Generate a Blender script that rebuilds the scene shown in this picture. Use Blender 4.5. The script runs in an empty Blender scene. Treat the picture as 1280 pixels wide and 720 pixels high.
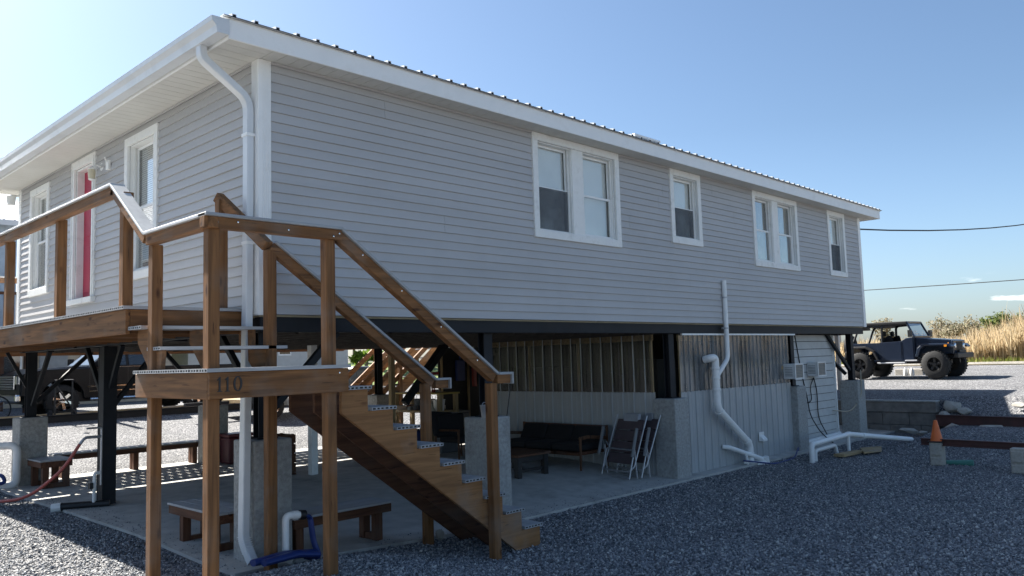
import bpy, math, random
import numpy as np
from math import sin, cos, pi, sqrt, radians, atan2, tan
from mathutils import Vector, Matrix

S = bpy.context.scene
COL = S.collection
rnd = random.Random(11)

# ------------------------------------------------------------------ helpers
OFF = {}


class MB:
    def __init__(s):
        s.v = []
        s.f = []

    def add(s, vs, fs):
        n = len(s.v)
        s.v += [tuple(p) for p in vs]
        s.f += [tuple(i + n for i in f) for f in fs]
        return s

    def box(s, x0, x1, y0, y1, z0, z1):
        if x0 > x1: x0, x1 = x1, x0
        if y0 > y1: y0, y1 = y1, y0
        if z0 > z1: z0, z1 = z1, z0
        return s.add([(x0, y0, z0), (x1, y0, z0), (x1, y1, z0), (x0, y1, z0), (x0, y0, z1), (x1, y0, z1), (x1, y1, z1), (x0, y1, z1)],
                     [(3, 2, 1, 0), (4, 5, 6, 7), (0, 1, 5, 4), (1, 2, 6, 5), (2, 3, 7, 6), (3, 0, 4, 7)])

    def beam(s, p0, p1, w, h, up=(0, 0, 1)):
        p0 = Vector(p0); p1 = Vector(p1)
        d = (p1 - p0).normalized(); u = Vector(up)
        r = d.cross(u)
        if r.length < 1e-4:
            r = d.cross(Vector((1, 0, 0)))
        r.normalize(); u = r.cross(d).normalized()
        vs = []
        for p in (p0, p1):
            for a, b in ((-1, -1), (1, -1), (1, 1), (-1, 1)):
                vs.append(p + r * (a * w / 2) + u * (b * h / 2))
        return s.add(vs, [(0, 1, 2, 3), (7, 6, 5, 4), (0, 4, 5, 1), (1, 5, 6, 2), (2, 6, 7, 3), (3, 7, 4, 0)])

    def tube(s, pts, r, n=10, cap=True, flat=1.0):
        pts = [Vector(p) for p in pts]
        m = len(pts)
        rs = r if isinstance(r, (list, tuple)) else [r] * m
        t0 = (pts[1] - pts[0]).normalized()
        a = Vector((0, 0, 1)) if abs(t0.z) < .9 else Vector((1, 0, 0))
        nrm = t0.cross(a).normalized()
        rings = []
        for i in range(m):
            if i == 0: t = pts[1] - pts[0]
            elif i == m - 1: t = pts[-1] - pts[-2]
            else: t = (pts[i + 1] - pts[i]).normalized() + (pts[i] - pts[i - 1]).normalized()
            t.normalize()
            nrm = (nrm - t * nrm.dot(t)).normalized()
            b = t.cross(nrm)
            rings.append([pts[i] + nrm * (cos(2 * pi * k / n) * rs[i]) + b * (sin(2 * pi * k / n) * rs[i] * flat) for k in range(n)])
        vs = [p for ring in rings for p in ring]
        fs = []
        for i in range(m - 1):
            for k in range(n):
                k2 = (k + 1) % n
                fs.append((i * n + k, i * n + k2, (i + 1) * n + k2, (i + 1) * n + k))
        if cap:
            fs.append(tuple(range(n - 1, -1, -1)))
            fs.append(tuple((m - 1) * n + k for k in range(n)))
        return s.add(vs, fs)

    def prism(s, prof, axis, a0, a1):
        def mk(a, u, v):
            return (a, u, v) if axis == 'x' else (u, a, v) if axis == 'y' else (u, v, a)
        n = len(prof)
        vs = [mk(a0, u, v) for u, v in prof] + [mk(a1, u, v) for u, v in prof]
        fs = [tuple(range(n - 1, -1, -1)), tuple(range(n, 2 * n))]
        for i in range(n):
            j = (i + 1) % n
            fs.append((i, j, n + j, n + i))
        return s.add(vs, fs)

    def lathe(s, prof, c=(0, 0, 0), n=24, axis='z'):
        vs = []
        for r, h in prof:
            for k in range(n):
                a = 2 * pi * k / n
                if axis == 'z': vs.append((c[0] + r * cos(a), c[1] + r * sin(a), c[2] + h))
                elif axis == 'y': vs.append((c[0] + r * cos(a), c[1] + h, c[2] + r * sin(a)))
                else: vs.append((c[0] + h, c[1] + r * cos(a), c[2] + r * sin(a)))
        fs = []
        for i in range(len(prof) - 1):
            for k in range(n):
                k2 = (k + 1) % n
                fs.append((i * n + k, i * n + k2, (i + 1) * n + k2, (i + 1) * n + k))
        return s.add(vs, fs)

    def quad(s, a, b, c, d):
        return s.add([a, b, c, d], [(0, 1, 2, 3)])

    def build(s, name, mat, parent=None, bevel=0.0, smooth=False, label=None, cat=None, group=None, kind=None, seg=1):
        me = bpy.data.meshes.new(name)
        if parent is not None:
            off = OFF[parent.name]
        else:
            xs = [p[0] for p in s.v]; ys = [p[1] for p in s.v]; zs = [p[2] for p in s.v]
            off = Vector(((min(xs) + max(xs)) / 2, (min(ys) + max(ys)) / 2, min(zs)))
            if kind == 'structure': off = Vector((0, 0, 0))
        me.from_pydata([(p[0] - off[0], p[1] - off[1], p[2] - off[2]) for p in s.v], [], s.f)
        me.update()
        import bmesh
        bm = bmesh.new(); bm.from_mesh(me)
        bmesh.ops.recalc_face_normals(bm, faces=bm.faces)
        bm.to_mesh(me); bm.free()
        if smooth:
            me.polygons.foreach_set('use_smooth', [True] * len(me.polygons))
            if hasattr(me, 'set_sharp_from_angle'):
                me.set_sharp_from_angle(angle=radians(40))
        o = bpy.data.objects.new(name, me)
        COL.objects.link(o)
        me.materials.append(mat)
        if parent is not None:
            o.parent = parent
        else:
            o.location = off
        OFF[o.name] = off
        if bevel:
            b = o.modifiers.new('bevel', 'BEVEL'); b.width = bevel; b.segments = seg; b.limit_method = 'ANGLE'; b.angle_limit = radians(40)
        tag(o, label, cat, group, kind)
        return o


def tag(o, label=None, cat=None, group=None, kind=None):
    if label: o['label'] = label
    if cat: o['category'] = cat
    if group: o['group'] = group
    if kind: o['kind'] = kind
    return o


def thing(name, label, cat, loc=(0, 0, 0), group=None):
    o = bpy.data.objects.new(name, None)
    o.empty_display_size = .2
    COL.objects.link(o)
    o.location = loc
    OFF[o.name] = Vector(loc)
    return tag(o, label, cat, group)


def kids(o):
    return [c for c in bpy.data.objects if c.parent == o]


def dup(o, loc=None, rz=None, label=None, parent=None):
    c = o.copy(); COL.objects.link(c)
    if parent is not None: c.parent = parent
    if loc is not None: c.location = loc
    if rz is not None: c.rotation_euler = (0, 0, rz)
    if label: c['label'] = label
    for k in kids(o): dup(k, parent=c)
    return c


def bend(pts, rad, n=6):
    """polyline with rounded corners"""
    pts = [Vector(p) for p in pts]
    out = [pts[0]]
    for i in range(1, len(pts) - 1):
        a = (pts[i - 1] - pts[i]); b = (pts[i + 1] - pts[i])
        r = min(rad, a.length * .48, b.length * .48)
        p0 = pts[i] + a.normalized() * r; p1 = pts[i] + b.normalized() * r
        for k in range(n + 1):
            t = k / n
            out.append(p0.lerp(pts[i], t).lerp(pts[i].lerp(p1, t), t))
    out.append(pts[-1])
    return out


# ------------------------------------------------------------------ materials
def newmat(name):
    m = bpy.data.materials.new(name); m.use_nodes = True
    nt = m.node_tree
    b = nt.nodes['Principled BSDF']
    return m, nt, b


def N(nt, t, **k):
    n = nt.nodes.new(t)
    for a, v in k.items():
        if a.startswith('i_'):
            n.inputs[a[2:].replace('_', ' ')].default_value = v
        else:
            setattr(n, a, v)
    return n


def pmat(name, c, rough=.6, metal=0.0, var=.12, scale=6.0, bump=0.0, bscale=60.0, spec=.5, stretch=None, dirt=None, dscale=1.5, damt=.4, coat=0.0):
    m, nt, b = newmat(name)
    L = nt.links.new
    tc = N(nt, 'ShaderNodeTexCoord')
    mp = N(nt, 'ShaderNodeMapping')
    if stretch: mp.inputs['Scale'].default_value = stretch
    L(tc.outputs['Object'], mp.inputs['Vector'])
    nz = N(nt, 'ShaderNodeTexNoise'); nz.inputs['Scale'].default_value = scale; nz.inputs['Detail'].default_value = 5
    L(mp.outputs[0], nz.inputs['Vector'])
    rp = N(nt, 'ShaderNodeValToRGB')
    lo = [max(0, x * (1 - var)) for x in c[:3]]; hi = [min(1, x * (1 + var)) for x in c[:3]]
    rp.color_ramp.elements[0].position = .3; rp.color_ramp.elements[1].position = .7
    rp.color_ramp.elements[0].color = (*lo, 1); rp.color_ramp.elements[1].color = (*hi, 1)
    L(nz.outputs['Fac'], rp.inputs['Fac'])
    out = rp.outputs[0]
    if dirt:
        n2 = N(nt, 'ShaderNodeTexNoise'); n2.inputs['Scale'].default_value = dscale; n2.inputs['Detail'].default_value = 8; n2.inputs['Roughness'].default_value = .65
        L(tc.outputs['Object'], n2.inputs['Vector'])
        r2 = N(nt, 'ShaderNodeValToRGB'); r2.color_ramp.elements[0].position = .52; r2.color_ramp.elements[1].position = .72
        r2.color_ramp.elements[0].color = (0, 0, 0, 1); r2.color_ramp.elements[1].color = (damt, damt, damt, 1)
        L(n2.outputs['Fac'], r2.inputs['Fac'])
        mx = N(nt, 'ShaderNodeMixRGB'); mx.inputs['Color2'].default_value = (*dirt, 1)
        L(r2.outputs[0], mx.inputs['Fac']); L(out, mx.inputs['Color1']); out = mx.outputs[0]
    L(out, b.inputs['Base Color'])
    b.inputs['Roughness'].default_value = rough; b.inputs['Metallic'].default_value = metal
    b.inputs['Specular IOR Level'].default_value = spec
    b.inputs['Coat Weight'].default_value = coat
    if bump:
        n3 = N(nt, 'ShaderNodeTexNoise'); n3.inputs['Scale'].default_value = bscale; n3.inputs['Detail'].default_value = 4
        L(mp.outputs[0], n3.inputs['Vector'])
        bp = N(nt, 'ShaderNodeBump'); bp.inputs['Strength'].default_value = bump; bp.inputs['Distance'].default_value = .02
        L(n3.outputs['Fac'], bp.inputs['Height']); L(bp.outputs[0], b.inputs['Normal'])
    return m


def wood(name, axis, c0=(.098, .046, .018), c1=(.235, .108, .040), scale=1.0, rough=.7):
    m, nt, b = newmat(name)
    L = nt.links.new
    tc = N(nt, 'ShaderNodeTexCoord'); mp = N(nt, 'ShaderNodeMapping')
    st = [22.0, 22.0, 22.0]; st['xyz'.index(axis)] = 1.3
    mp.inputs['Scale'].default_value = [v * scale for v in st]
    L(tc.outputs['Object'], mp.inputs['Vector'])
    # per-board random offset
    gi = N(nt, 'ShaderNodeNewGeometry')
    ad = N(nt, 'ShaderNodeVectorMath', operation='ADD'); ml = N(nt, 'ShaderNodeVectorMath', operation='SCALE')
    cb = N(nt, 'ShaderNodeCombineXYZ')
    for i in range(3): L(gi.outputs['Random Per Island'], cb.inputs[i])
    L(cb.outputs[0], ml.inputs[0]); ml.inputs['Scale'].default_value = 40
    L(mp.outputs[0], ad.inputs[0]); L(ml.outputs[0], ad.inputs[1])
    nz = N(nt, 'ShaderNodeTexNoise'); nz.inputs['Scale'].default_value = 1.0; nz.inputs['Detail'].default_value = 6; nz.inputs['Distortion'].default_value = .7
    L(ad.outputs[0], nz.inputs['Vector'])
    n2 = N(nt, 'ShaderNodeTexNoise'); n2.inputs['Scale'].default_value = 3.0; n2.inputs['Detail'].default_value = 4
    L(tc.outputs['Object'], n2.inputs['Vector'])
    rp = N(nt, 'ShaderNodeValToRGB')
    rp.color_ramp.elements[0].position = .32; rp.color_ramp.elements[1].position = .72
    rp.color_ramp.elements[0].color = (*c0, 1); rp.color_ramp.elements[1].color = (*c1, 1)
    L(nz.outputs['Fac'], rp.inputs['Fac'])
    # knots
    mp2 = N(nt, 'ShaderNodeMapping'); s2 = [7.0, 7.0, 7.0]; s2['xyz'.index(axis)] = 2.6
    mp2.inputs['Scale'].default_value = s2
    L(tc.outputs['Object'], mp2.inputs['Vector'])
    vo = N(nt, 'ShaderNodeTexVoronoi'); vo.inputs['Scale'].default_value = 1.0
    L(mp2.outputs[0], vo.inputs['Vector'])
    kr = N(nt, 'ShaderNodeValToRGB'); kr.color_ramp.elements[0].position = .06; kr.color_ramp.elements[1].position = .17
    kr.color_ramp.elements[0].color = (.3, .22, .2, 1); kr.color_ramp.elements[1].color = (1, 1, 1, 1)
    L(vo.outputs['Distance'], kr.inputs['Fac'])
    mx = N(nt, 'ShaderNodeMixRGB', blend_type='MULTIPLY'); mx.inputs['Fac'].default_value = 1
    L(rp.outputs[0], mx.inputs['Color1']); L(kr.outputs[0], mx.inputs['Color2'])
    n5 = N(nt, 'ShaderNodeTexNoise'); n5.inputs['Scale'].default_value = 2.6; n5.inputs['Detail'].default_value = 3; L(ad.outputs[0], n5.inputs['Vector'])
    ck = N(nt, 'ShaderNodeValToRGB'); ce_ = ck.color_ramp.elements; ce_[0].position = .665; ce_[0].color = (1, 1, 1, 1); ce_[1].position = .70; ce_[1].color = (.42, .38, .36, 1)
    L(n5.outputs['Fac'], ck.inputs['Fac'])
    mck = N(nt, 'ShaderNodeMixRGB', blend_type='MULTIPLY'); mck.inputs['Fac'].default_value = 1; L(mx.outputs[0], mck.inputs['Color1']); L(ck.outputs[0], mck.inputs['Color2'])
    gy = N(nt, 'ShaderNodeMixRGB'); gy.inputs['Color2'].default_value = (.5 * (c0[0] + c1[0]), .5 * (c0[0] + c1[0]) * .86, .5 * (c0[0] + c1[0]) * .74, 1)
    n6 = N(nt, 'ShaderNodeTexNoise'); n6.inputs['Scale'].default_value = 1.7; n6.inputs['Detail'].default_value = 6; L(tc.outputs['Object'], n6.inputs['Vector'])
    gr_ = N(nt, 'ShaderNodeMapRange'); gr_.inputs['From Min'].default_value = .52; gr_.inputs['From Max'].default_value = .72; gr_.inputs['To Max'].default_value = .55; L(n6.outputs['Fac'], gr_.inputs['Value'])
    L(gr_.outputs[0], gy.inputs['Fac']); L(mck.outputs[0], gy.inputs['Color1']); mx = gy
    hs = N(nt, 'ShaderNodeHueSaturation')
    mr = N(nt, 'ShaderNodeMapRange'); mr.inputs['To Min'].default_value = .72; mr.inputs['To Max'].default_value = 1.42
    mad = N(nt, 'ShaderNodeMath', operation='MULTIPLY_ADD'); mad.inputs[1].default_value = .5
    L(gi.outputs['Random Per Island'], mad.inputs[0])
    m3 = N(nt, 'ShaderNodeMath', operation='MULTIPLY'); m3.inputs[1].default_value = .5
    L(n2.outputs['Fac'], m3.inputs[0]); L(m3.outputs[0], mad.inputs[2])
    L(mad.outputs[0], mr.inputs['Value']); L(mr.outputs[0], hs.inputs['Value']); L(mx.outputs[0], hs.inputs['Color'])
    L(hs.outputs[0], b.inputs['Base Color'])
    b.inputs['Roughness'].default_value = rough; b.inputs['Specular IOR Level'].default_value = .3
    bp = N(nt, 'ShaderNodeBump'); bp.inputs['Strength'].default_value = .25; bp.inputs['Distance'].default_value = .004
    L(nz.outputs['Fac'], bp.inputs['Height']); L(bp.outputs[0], b.inputs['Normal'])
    return m


def glassmat(name, tint=(.96, .97, .96), refl=.9, rough=.02, base=.12):
    """thin pane: mostly see-through, mirror-like at grazing"""
    m = bpy.data.materials.new(name); m.use_nodes = True
    nt = m.node_tree; nt.nodes.clear(); L = nt.links.new
    o = N(nt, 'ShaderNodeOutputMaterial')
    tr = N(nt, 'ShaderNodeBsdfTransparent'); tr.inputs['Color'].default_value = (*tint, 1)
    gl = N(nt, 'ShaderNodeBsdfGlossy'); gl.inputs['Roughness'].default_value = rough; gl.inputs['Color'].default_value = (refl, refl, refl, 1)
    lw = N(nt, 'ShaderNodeLayerWeight'); lw.inputs['Blend'].default_value = .5
    mr = N(nt, 'ShaderNodeMapRange'); mr.inputs['To Min'].default_value = base; mr.inputs['To Max'].default_value = .9
    pw = N(nt, 'ShaderNodeMath', operation='POWER'); pw.inputs[1].default_value = 3.0
    L(lw.outputs['Facing'], pw.inputs[0]); L(pw.outputs[0], mr.inputs['Value'])
    mx = N(nt, 'ShaderNodeMixShader')
    L(mr.outputs[0], mx.inputs['Fac']); L(tr.outputs[0], mx.inputs[1]); L(gl.outputs[0], mx.inputs[2])
    L(mx.outputs[0], o.inputs['Surface'])
    return m


def gravelmat(name, scale=30.0, dark=(.085, .09, .10), light=(.36, .36, .36)):
    m, nt, b = newmat(name)
    L = nt.links.new
    tc = N(nt, 'ShaderNodeTexCoord')
    v = N(nt, 'ShaderNodeTexVoronoi'); v.inputs['Scale'].default_value = scale
    L(tc.outputs['Object'], v.inputs['Vector'])
    sp = N(nt, 'ShaderNodeSeparateColor'); L(v.outputs['Color'], sp.inputs[0])
    rp = N(nt, 'ShaderNodeValToRGB')
    e = rp.color_ramp.elements
    e[0].position = 0; e[0].color = (*dark, 1); e[1].position = 1; e[1].color = (*light, 1)
    k = e.new(.55); k.color = tuple(.5 * (a + c2) * .85 for a, c2 in zip(dark, light)) + (1,)
    L(sp.outputs[0], rp.inputs['Fac'])
    ce = N(nt, 'ShaderNodeValToRGB'); ce.color_ramp.elements[0].position = .25; ce.color_ramp.elements[1].position = .75
    ce.color_ramp.elements[0].color = (1, 1, 1, 1); ce.color_ramp.elements[1].color = (.35, .35, .37, 1)
    L(v.outputs['Distance'], ce.inputs['Fac'])
    big = N(nt, 'ShaderNodeTexNoise'); big.inputs['Scale'].default_value = .55; big.inputs['Detail'].default_value = 6; big.inputs['Roughness'].default_value = .6
    L(tc.outputs['Object'], big.inputs['Vector'])
    br = N(nt, 'ShaderNodeMapRange'); br.inputs['From Min'].default_value = .3; br.inputs['From Max'].default_value = .7
    br.inputs['To Min'].default_value = .78; br.inputs['To Max'].default_value = 1.2
    L(big.outputs['Fac'], br.inputs['Value'])
    mx = N(nt, 'ShaderNodeMixRGB', blend_type='MULTIPLY'); mx.inputs['Fac'].default_value = 1
    L(rp.outputs[0], mx.inputs['Color1']); L(ce.outputs[0], mx.inputs['Color2'])
    mx2 = N(nt, 'ShaderNodeVectorMath', operation='SCALE'); L(mx.outputs[0], mx2.inputs[0]); L(br.outputs[0], mx2.inputs['Scale'])
    L(mx2.outputs[0], b.inputs['Base Color'])
    b.inputs['Roughness'].default_value = .85; b.inputs['Specular IOR Level'].default_value = .3
    # facet normals: height from cell distance plus random tilt
    bp = N(nt, 'ShaderNodeBump'); bp.inputs['Strength'].default_value = .9; bp.inputs['Distance'].default_value = .03; bp.invert = True
    L(v.outputs['Distance'], bp.inputs['Height']); L(bp.outputs[0], b.inputs['Normal'])
    return m


def islandmat(name, cols, rough=.85, trans=0.0):
    m, nt, b = newmat(name)
    L = nt.links.new
    gi = N(nt, 'ShaderNodeNewGeometry'); rp = N(nt, 'ShaderNodeValToRGB')
    e = rp.color_ramp.elements
    n = len(cols)
    e[0].position = 0; e[0].color = (*cols[0], 1); e[1].position = 1; e[1].color = (*cols[-1], 1)
    for i in range(1, n - 1):
        k = e.new(i / (n - 1)); k.color = (*cols[i], 1)
    L(gi.outputs['Random Per Island'], rp.inputs['Fac'])
    L(rp.outputs[0], b.inputs['Base Color'])
    b.inputs['Roughness'].default_value = rough; b.inputs['Specular IOR Level'].default_value = .25
    if trans:
        o = nt.nodes['Material Output']
        t = N(nt, 'ShaderNodeBsdfTranslucent'); mx = N(nt, 'ShaderNodeMixShader'); mx.inputs['Fac'].default_value = trans
        L(rp.outputs[0], t.inputs['Color']); L(b.outputs[0], mx.inputs[1]); L(t.outputs[0], mx.inputs[2]); L(mx.outputs[0], o.inputs['Surface'])
    return m


M = {}
M['siding'] = pmat('vinyl_siding', (.46, .453, .45), .55, var=.05, scale=1.2, dirt=(.33, .31, .28), dscale=.9, damt=.18, stretch=(.4, .4, 2.5))
_nt = M['siding'].node_tree; _b = _nt.nodes['Principled BSDF']; _lk = _b.inputs['Base Color'].links[0].from_socket
_g = N(_nt, 'ShaderNodeNewGeometry'); _r = N(_nt, 'ShaderNodeMapRange'); _r.inputs['To Min'].default_value = .98; _r.inputs['To Max'].default_value = 1.02
_v = N(_nt, 'ShaderNodeVectorMath', operation='SCALE'); _nt.links.new(_g.outputs['Random Per Island'], _r.inputs['Value']); _nt.links.new(_lk, _v.inputs[0]); _nt.links.new(_r.outputs[0], _v.inputs['Scale']); _nt.links.new(_v.outputs[0], _b.inputs['Base Color'])
_tc = N(_nt, 'ShaderNodeTexCoord'); _n = N(_nt, 'ShaderNodeTexNoise'); _n.inputs['Scale'].default_value = 2.2; _n.inputs['Detail'].default_value = 2; _nt.links.new(_tc.outputs['Object'], _n.inputs['Vector'])
_p = N(_nt, 'ShaderNodeBump'); _p.inputs['Strength'].default_value = .35; _p.inputs['Distance'].default_value = .03; _nt.links.new(_n.outputs['Fac'], _p.inputs['Height']); _nt.links.new(_p.outputs[0], _b.inputs['Normal'])
M['trim'] = pmat('white_trim', (.86, .86, .84), .5, var=.04, scale=3, dirt=(.45, .42, .36), dscale=3.0, damt=.22)
M['trim_old'] = pmat('weathered_white_paint', (.83, .83, .80), .6, var=.06, scale=5, dirt=(.35, .33, .29), dscale=5.0, damt=.4)
M['soffit'] = pmat('soffit_panel', (.64, .63, .58), .6, var=.05, scale=2, dirt=(.5, .47, .40), dscale=1.4, damt=.2)
M['gutter'] = pmat('gutter_metal', (.66, .68, .69), .35, var=.06, scale=2, dirt=(.42, .43, .43), dscale=2.5, damt=.35, stretch=(1, .3, 1))
M['roof'] = pmat('roof_metal', (.75, .76, .77), .35, metal=.2, var=.04)
M['door'] = pmat('red_door_paint', (.43, .02, .06), .45, var=.06)
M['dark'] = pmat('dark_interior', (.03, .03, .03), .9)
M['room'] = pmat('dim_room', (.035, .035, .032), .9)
M['blind'] = pmat('window_blind', (.78, .79, .78), .7, var=.08, scale=2)
M['screen'] = pmat('insect_screen', (.13, .14, .15), .8, var=.15, scale=3)
M['pane'] = glassmat('window_pane', base=.05)
M['pane_sky'] = glassmat('window_pane_bright', base=.20)
M['steel'] = pmat('black_steel', (.010, .012, .016), .6, var=.25, scale=4, dirt=(.03, .028, .026), dscale=3, damt=.35, spec=.3)
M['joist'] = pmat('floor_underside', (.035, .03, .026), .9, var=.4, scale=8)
M['concrete'] = pmat('pier_concrete', (.34, .34, .325), .9, var=.22, scale=24, bump=.6, bscale=70, dirt=(.15, .145, .13), dscale=1.3, damt=.8)
M['slab'] = pmat('slab_concrete', (.43, .42, .39), .85, var=.14, scale=5, bump=.2, bscale=50, dirt=(.19, .185, .17), dscale=1.1, damt=.75)
M['corr'] = pmat('ribbed_panel', (.37, .385, .39), .45, metal=.0, var=.06, scale=2, dirt=(.30, .29, .27), dscale=1.2, damt=.3)
M['lumber'] = wood('raw_lumber', 'x', (.24, .17, .09), (.42, .31, .17))
M['lumberz'] = wood('raw_lumber_up', 'z', (.24, .17, .09), (.42, .31, .17))
M['wx'] = wood('stained_wood_x', 'x'); M['wy'] = wood('stained_wood_y', 'y'); M['wz'] = wood('stained_wood_z', 'z')
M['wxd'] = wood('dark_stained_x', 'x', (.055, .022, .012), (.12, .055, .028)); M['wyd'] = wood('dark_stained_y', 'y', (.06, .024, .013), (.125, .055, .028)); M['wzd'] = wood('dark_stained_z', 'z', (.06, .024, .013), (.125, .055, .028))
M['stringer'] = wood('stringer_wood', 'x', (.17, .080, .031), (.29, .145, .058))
M['comp'] = pmat('composite_board', (.33, .345, .36), .6, var=.15, scale=3, stretch=(.5, 8, 8), dirt=(.42, .41, .38), dscale=9, damt=.4)
M['compx'] = pmat('composite_board_x', (.38, .385, .39), .6, var=.16, scale=3, stretch=(.6, 10, 10), dirt=(.45, .44, .42), dscale=12, damt=.45)
M['compe'] = pmat('composite_light', (.55, .555, .55), .38, var=.12, scale=5, dirt=(.3, .29, .28), dscale=16, damt=.3)
M['pvc'] = pmat('white_pvc', (.82, .82, .80), .35, var=.04, dirt=(.5, .46, .38), dscale=5, damt=.25)
M['black'] = pmat('black_plastic', (.012, .012, .013), .5)
M['rubber'] = pmat('tyre_rubber', (.013, .013, .0135), .8, var=.2, scale=20, bump=.3, bscale=60)
M['chrome'] = pmat('chrome', (.75, .75, .76), .12, metal=1, var=.02)
M['alloy'] = pmat('grey_tube', (.45, .46, .48), .4, metal=.6, var=.05)
M['red'] = pmat('red_paint', (.4, .03, .03), .5)
M['hose_red'] = pmat('red_hose', (.33, .07, .06), .5)
M['hose_blue'] = pmat('blue_hose', (.015, .035, .16), .4)
M['orange'] = pmat('cone_orange', (.72, .15, .03), .5, var=.08, dirt=(.4, .1, .04), dscale=9, damt=.3)
M['redbeam'] = pmat('oxide_red_steel', (.075, .026, .022), .6, var=.25, scale=5, dirt=(.04, .025, .02), dscale=4, damt=.6)
M['block'] = pmat('cinder_block', (.42, .39, .34), .95, var=.15, scale=30, bump=.5, bscale=120)
M['rock'] = pmat('pale_rock', (.38, .36, .32), .95, var=.25, scale=5, bump=.8, bscale=9)
M['jeep'] = pmat('dark_blue_grey_paint', (.010, .019, .040), .3, var=.05, coat=.3, spec=.4)
M['truck'] = pmat('dark_brown_paint', (.004, .0045, .0065), .4, var=.05, coat=.08, spec=.2)
M['cglass'] = glassmat('car_glass', (.55, .62, .60), base=.2)
M['tglass'] = pmat('tinted_car_glass', (.02, .025, .03), .05, spec=.9)
M['amber'] = pmat('amber_lens', (.8, .28, .02), .3)
M['redlens'] = pmat('red_lens', (.55, .02, .02), .3)
M['ivory'] = pmat('white_shed_wall', (.52, .52, .50), .7, var=.06, dirt=(.42, .41, .37), dscale=1.2, damt=.3)
M['tan'] = pmat('tan_wall', (.46, .40, .31), .8)
M['cloth'] = pmat('recliner_fabric', (.085, .062, .066), .9, var=.15)
M['cushion'] = pmat('black_cushion', (.011, .010, .011), .9, var=.2)
M['teak'] = wood('teak', 'z', (.06, .028, .014), (.13, .06, .03))
M['blue'] = pmat('blue_plastic', (.012, .03, .14), .45)
M['white'] = pmat('white_plastic', (.7, .7, .68), .45)
M['grey'] = pmat('grey_plastic', (.16, .165, .17), .6)
M['bin'] = pmat('bin_plastic', (.035, .042, .045), .5)
M['yellow'] = pmat('yellow_board', (.45, .32, .08), .6)
M['green'] = pmat('hose_green', (.06, .24, .19), .45)
M['wire'] = pmat('cable_black', (.01, .01, .01), .6)
M['gravel'] = gravelmat('gravel', 33.0, dark=(.09, .095, .105), light=(.44, .435, .43))
M['stones'] = islandmat('loose_stones', [(.075, .082, .095), (.13, .14, .155), (.19, .20, .215), (.24, .25, .265), (.31, .315, .325), (.36, .36, .36), (.62, .60, .56)])


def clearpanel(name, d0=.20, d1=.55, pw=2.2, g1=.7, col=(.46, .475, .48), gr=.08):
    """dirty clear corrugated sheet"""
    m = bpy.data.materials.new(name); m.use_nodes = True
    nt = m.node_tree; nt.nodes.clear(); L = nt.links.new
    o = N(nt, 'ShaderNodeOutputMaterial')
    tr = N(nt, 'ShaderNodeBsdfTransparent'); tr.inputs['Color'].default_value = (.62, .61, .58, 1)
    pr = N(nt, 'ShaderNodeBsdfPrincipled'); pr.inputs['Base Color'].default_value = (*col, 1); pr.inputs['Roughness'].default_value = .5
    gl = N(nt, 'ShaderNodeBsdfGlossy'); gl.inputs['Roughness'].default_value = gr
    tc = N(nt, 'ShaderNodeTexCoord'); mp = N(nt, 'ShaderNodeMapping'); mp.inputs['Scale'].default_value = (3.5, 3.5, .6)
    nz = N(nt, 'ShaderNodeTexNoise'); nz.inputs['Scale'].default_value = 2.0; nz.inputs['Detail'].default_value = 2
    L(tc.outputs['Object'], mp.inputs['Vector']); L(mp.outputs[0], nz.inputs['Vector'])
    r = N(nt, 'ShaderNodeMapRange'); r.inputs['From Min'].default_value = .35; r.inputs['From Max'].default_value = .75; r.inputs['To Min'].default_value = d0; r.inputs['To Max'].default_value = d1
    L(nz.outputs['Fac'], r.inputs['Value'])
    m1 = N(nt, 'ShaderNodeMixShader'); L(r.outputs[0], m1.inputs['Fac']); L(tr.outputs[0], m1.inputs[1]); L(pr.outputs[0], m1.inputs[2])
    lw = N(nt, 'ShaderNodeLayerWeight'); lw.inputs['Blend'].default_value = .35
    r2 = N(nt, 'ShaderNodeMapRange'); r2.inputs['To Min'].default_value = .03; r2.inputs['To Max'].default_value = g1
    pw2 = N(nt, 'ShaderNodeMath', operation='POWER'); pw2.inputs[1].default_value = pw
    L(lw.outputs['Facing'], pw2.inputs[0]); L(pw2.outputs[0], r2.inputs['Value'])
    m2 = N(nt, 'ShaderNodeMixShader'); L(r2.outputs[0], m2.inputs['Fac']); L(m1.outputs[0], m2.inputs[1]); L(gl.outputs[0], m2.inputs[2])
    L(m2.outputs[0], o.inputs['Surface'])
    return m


M['clear'] = clearpanel('clear_corrugated_sheet')
M['ridge'] = clearpanel('ridge_highlight', .35, .65, 1.5, .7, (.56, .58, .60), .15)  # paler tint paints in the light caught along the ridges
M['clear_side'] = clearpanel('clear_ribbed_side_sheet', .015, .12, 3.0, .75, (.30, .295, .28), .13)


# ------------------------------------------------------------------ ground heights
def sm(a, b, t):
    t = np.clip((t - a) / (b - a), 0, 1); return t * t * (3 - 2 * t)


def slab_z(x, y):
    e = .09 * (1 - sm(0, 3, x)) - .02 * sm(0, 3, x); u = sm(-.2, 2.6, y)
    return e * (1 - u) + .17 * u


def upper(x):
    return .72 + .31 * np.clip((x - 16.9) / 7.0, 0, 1) + .15 * np.clip((x - 25) / 12.0, 0, 1)


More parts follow.
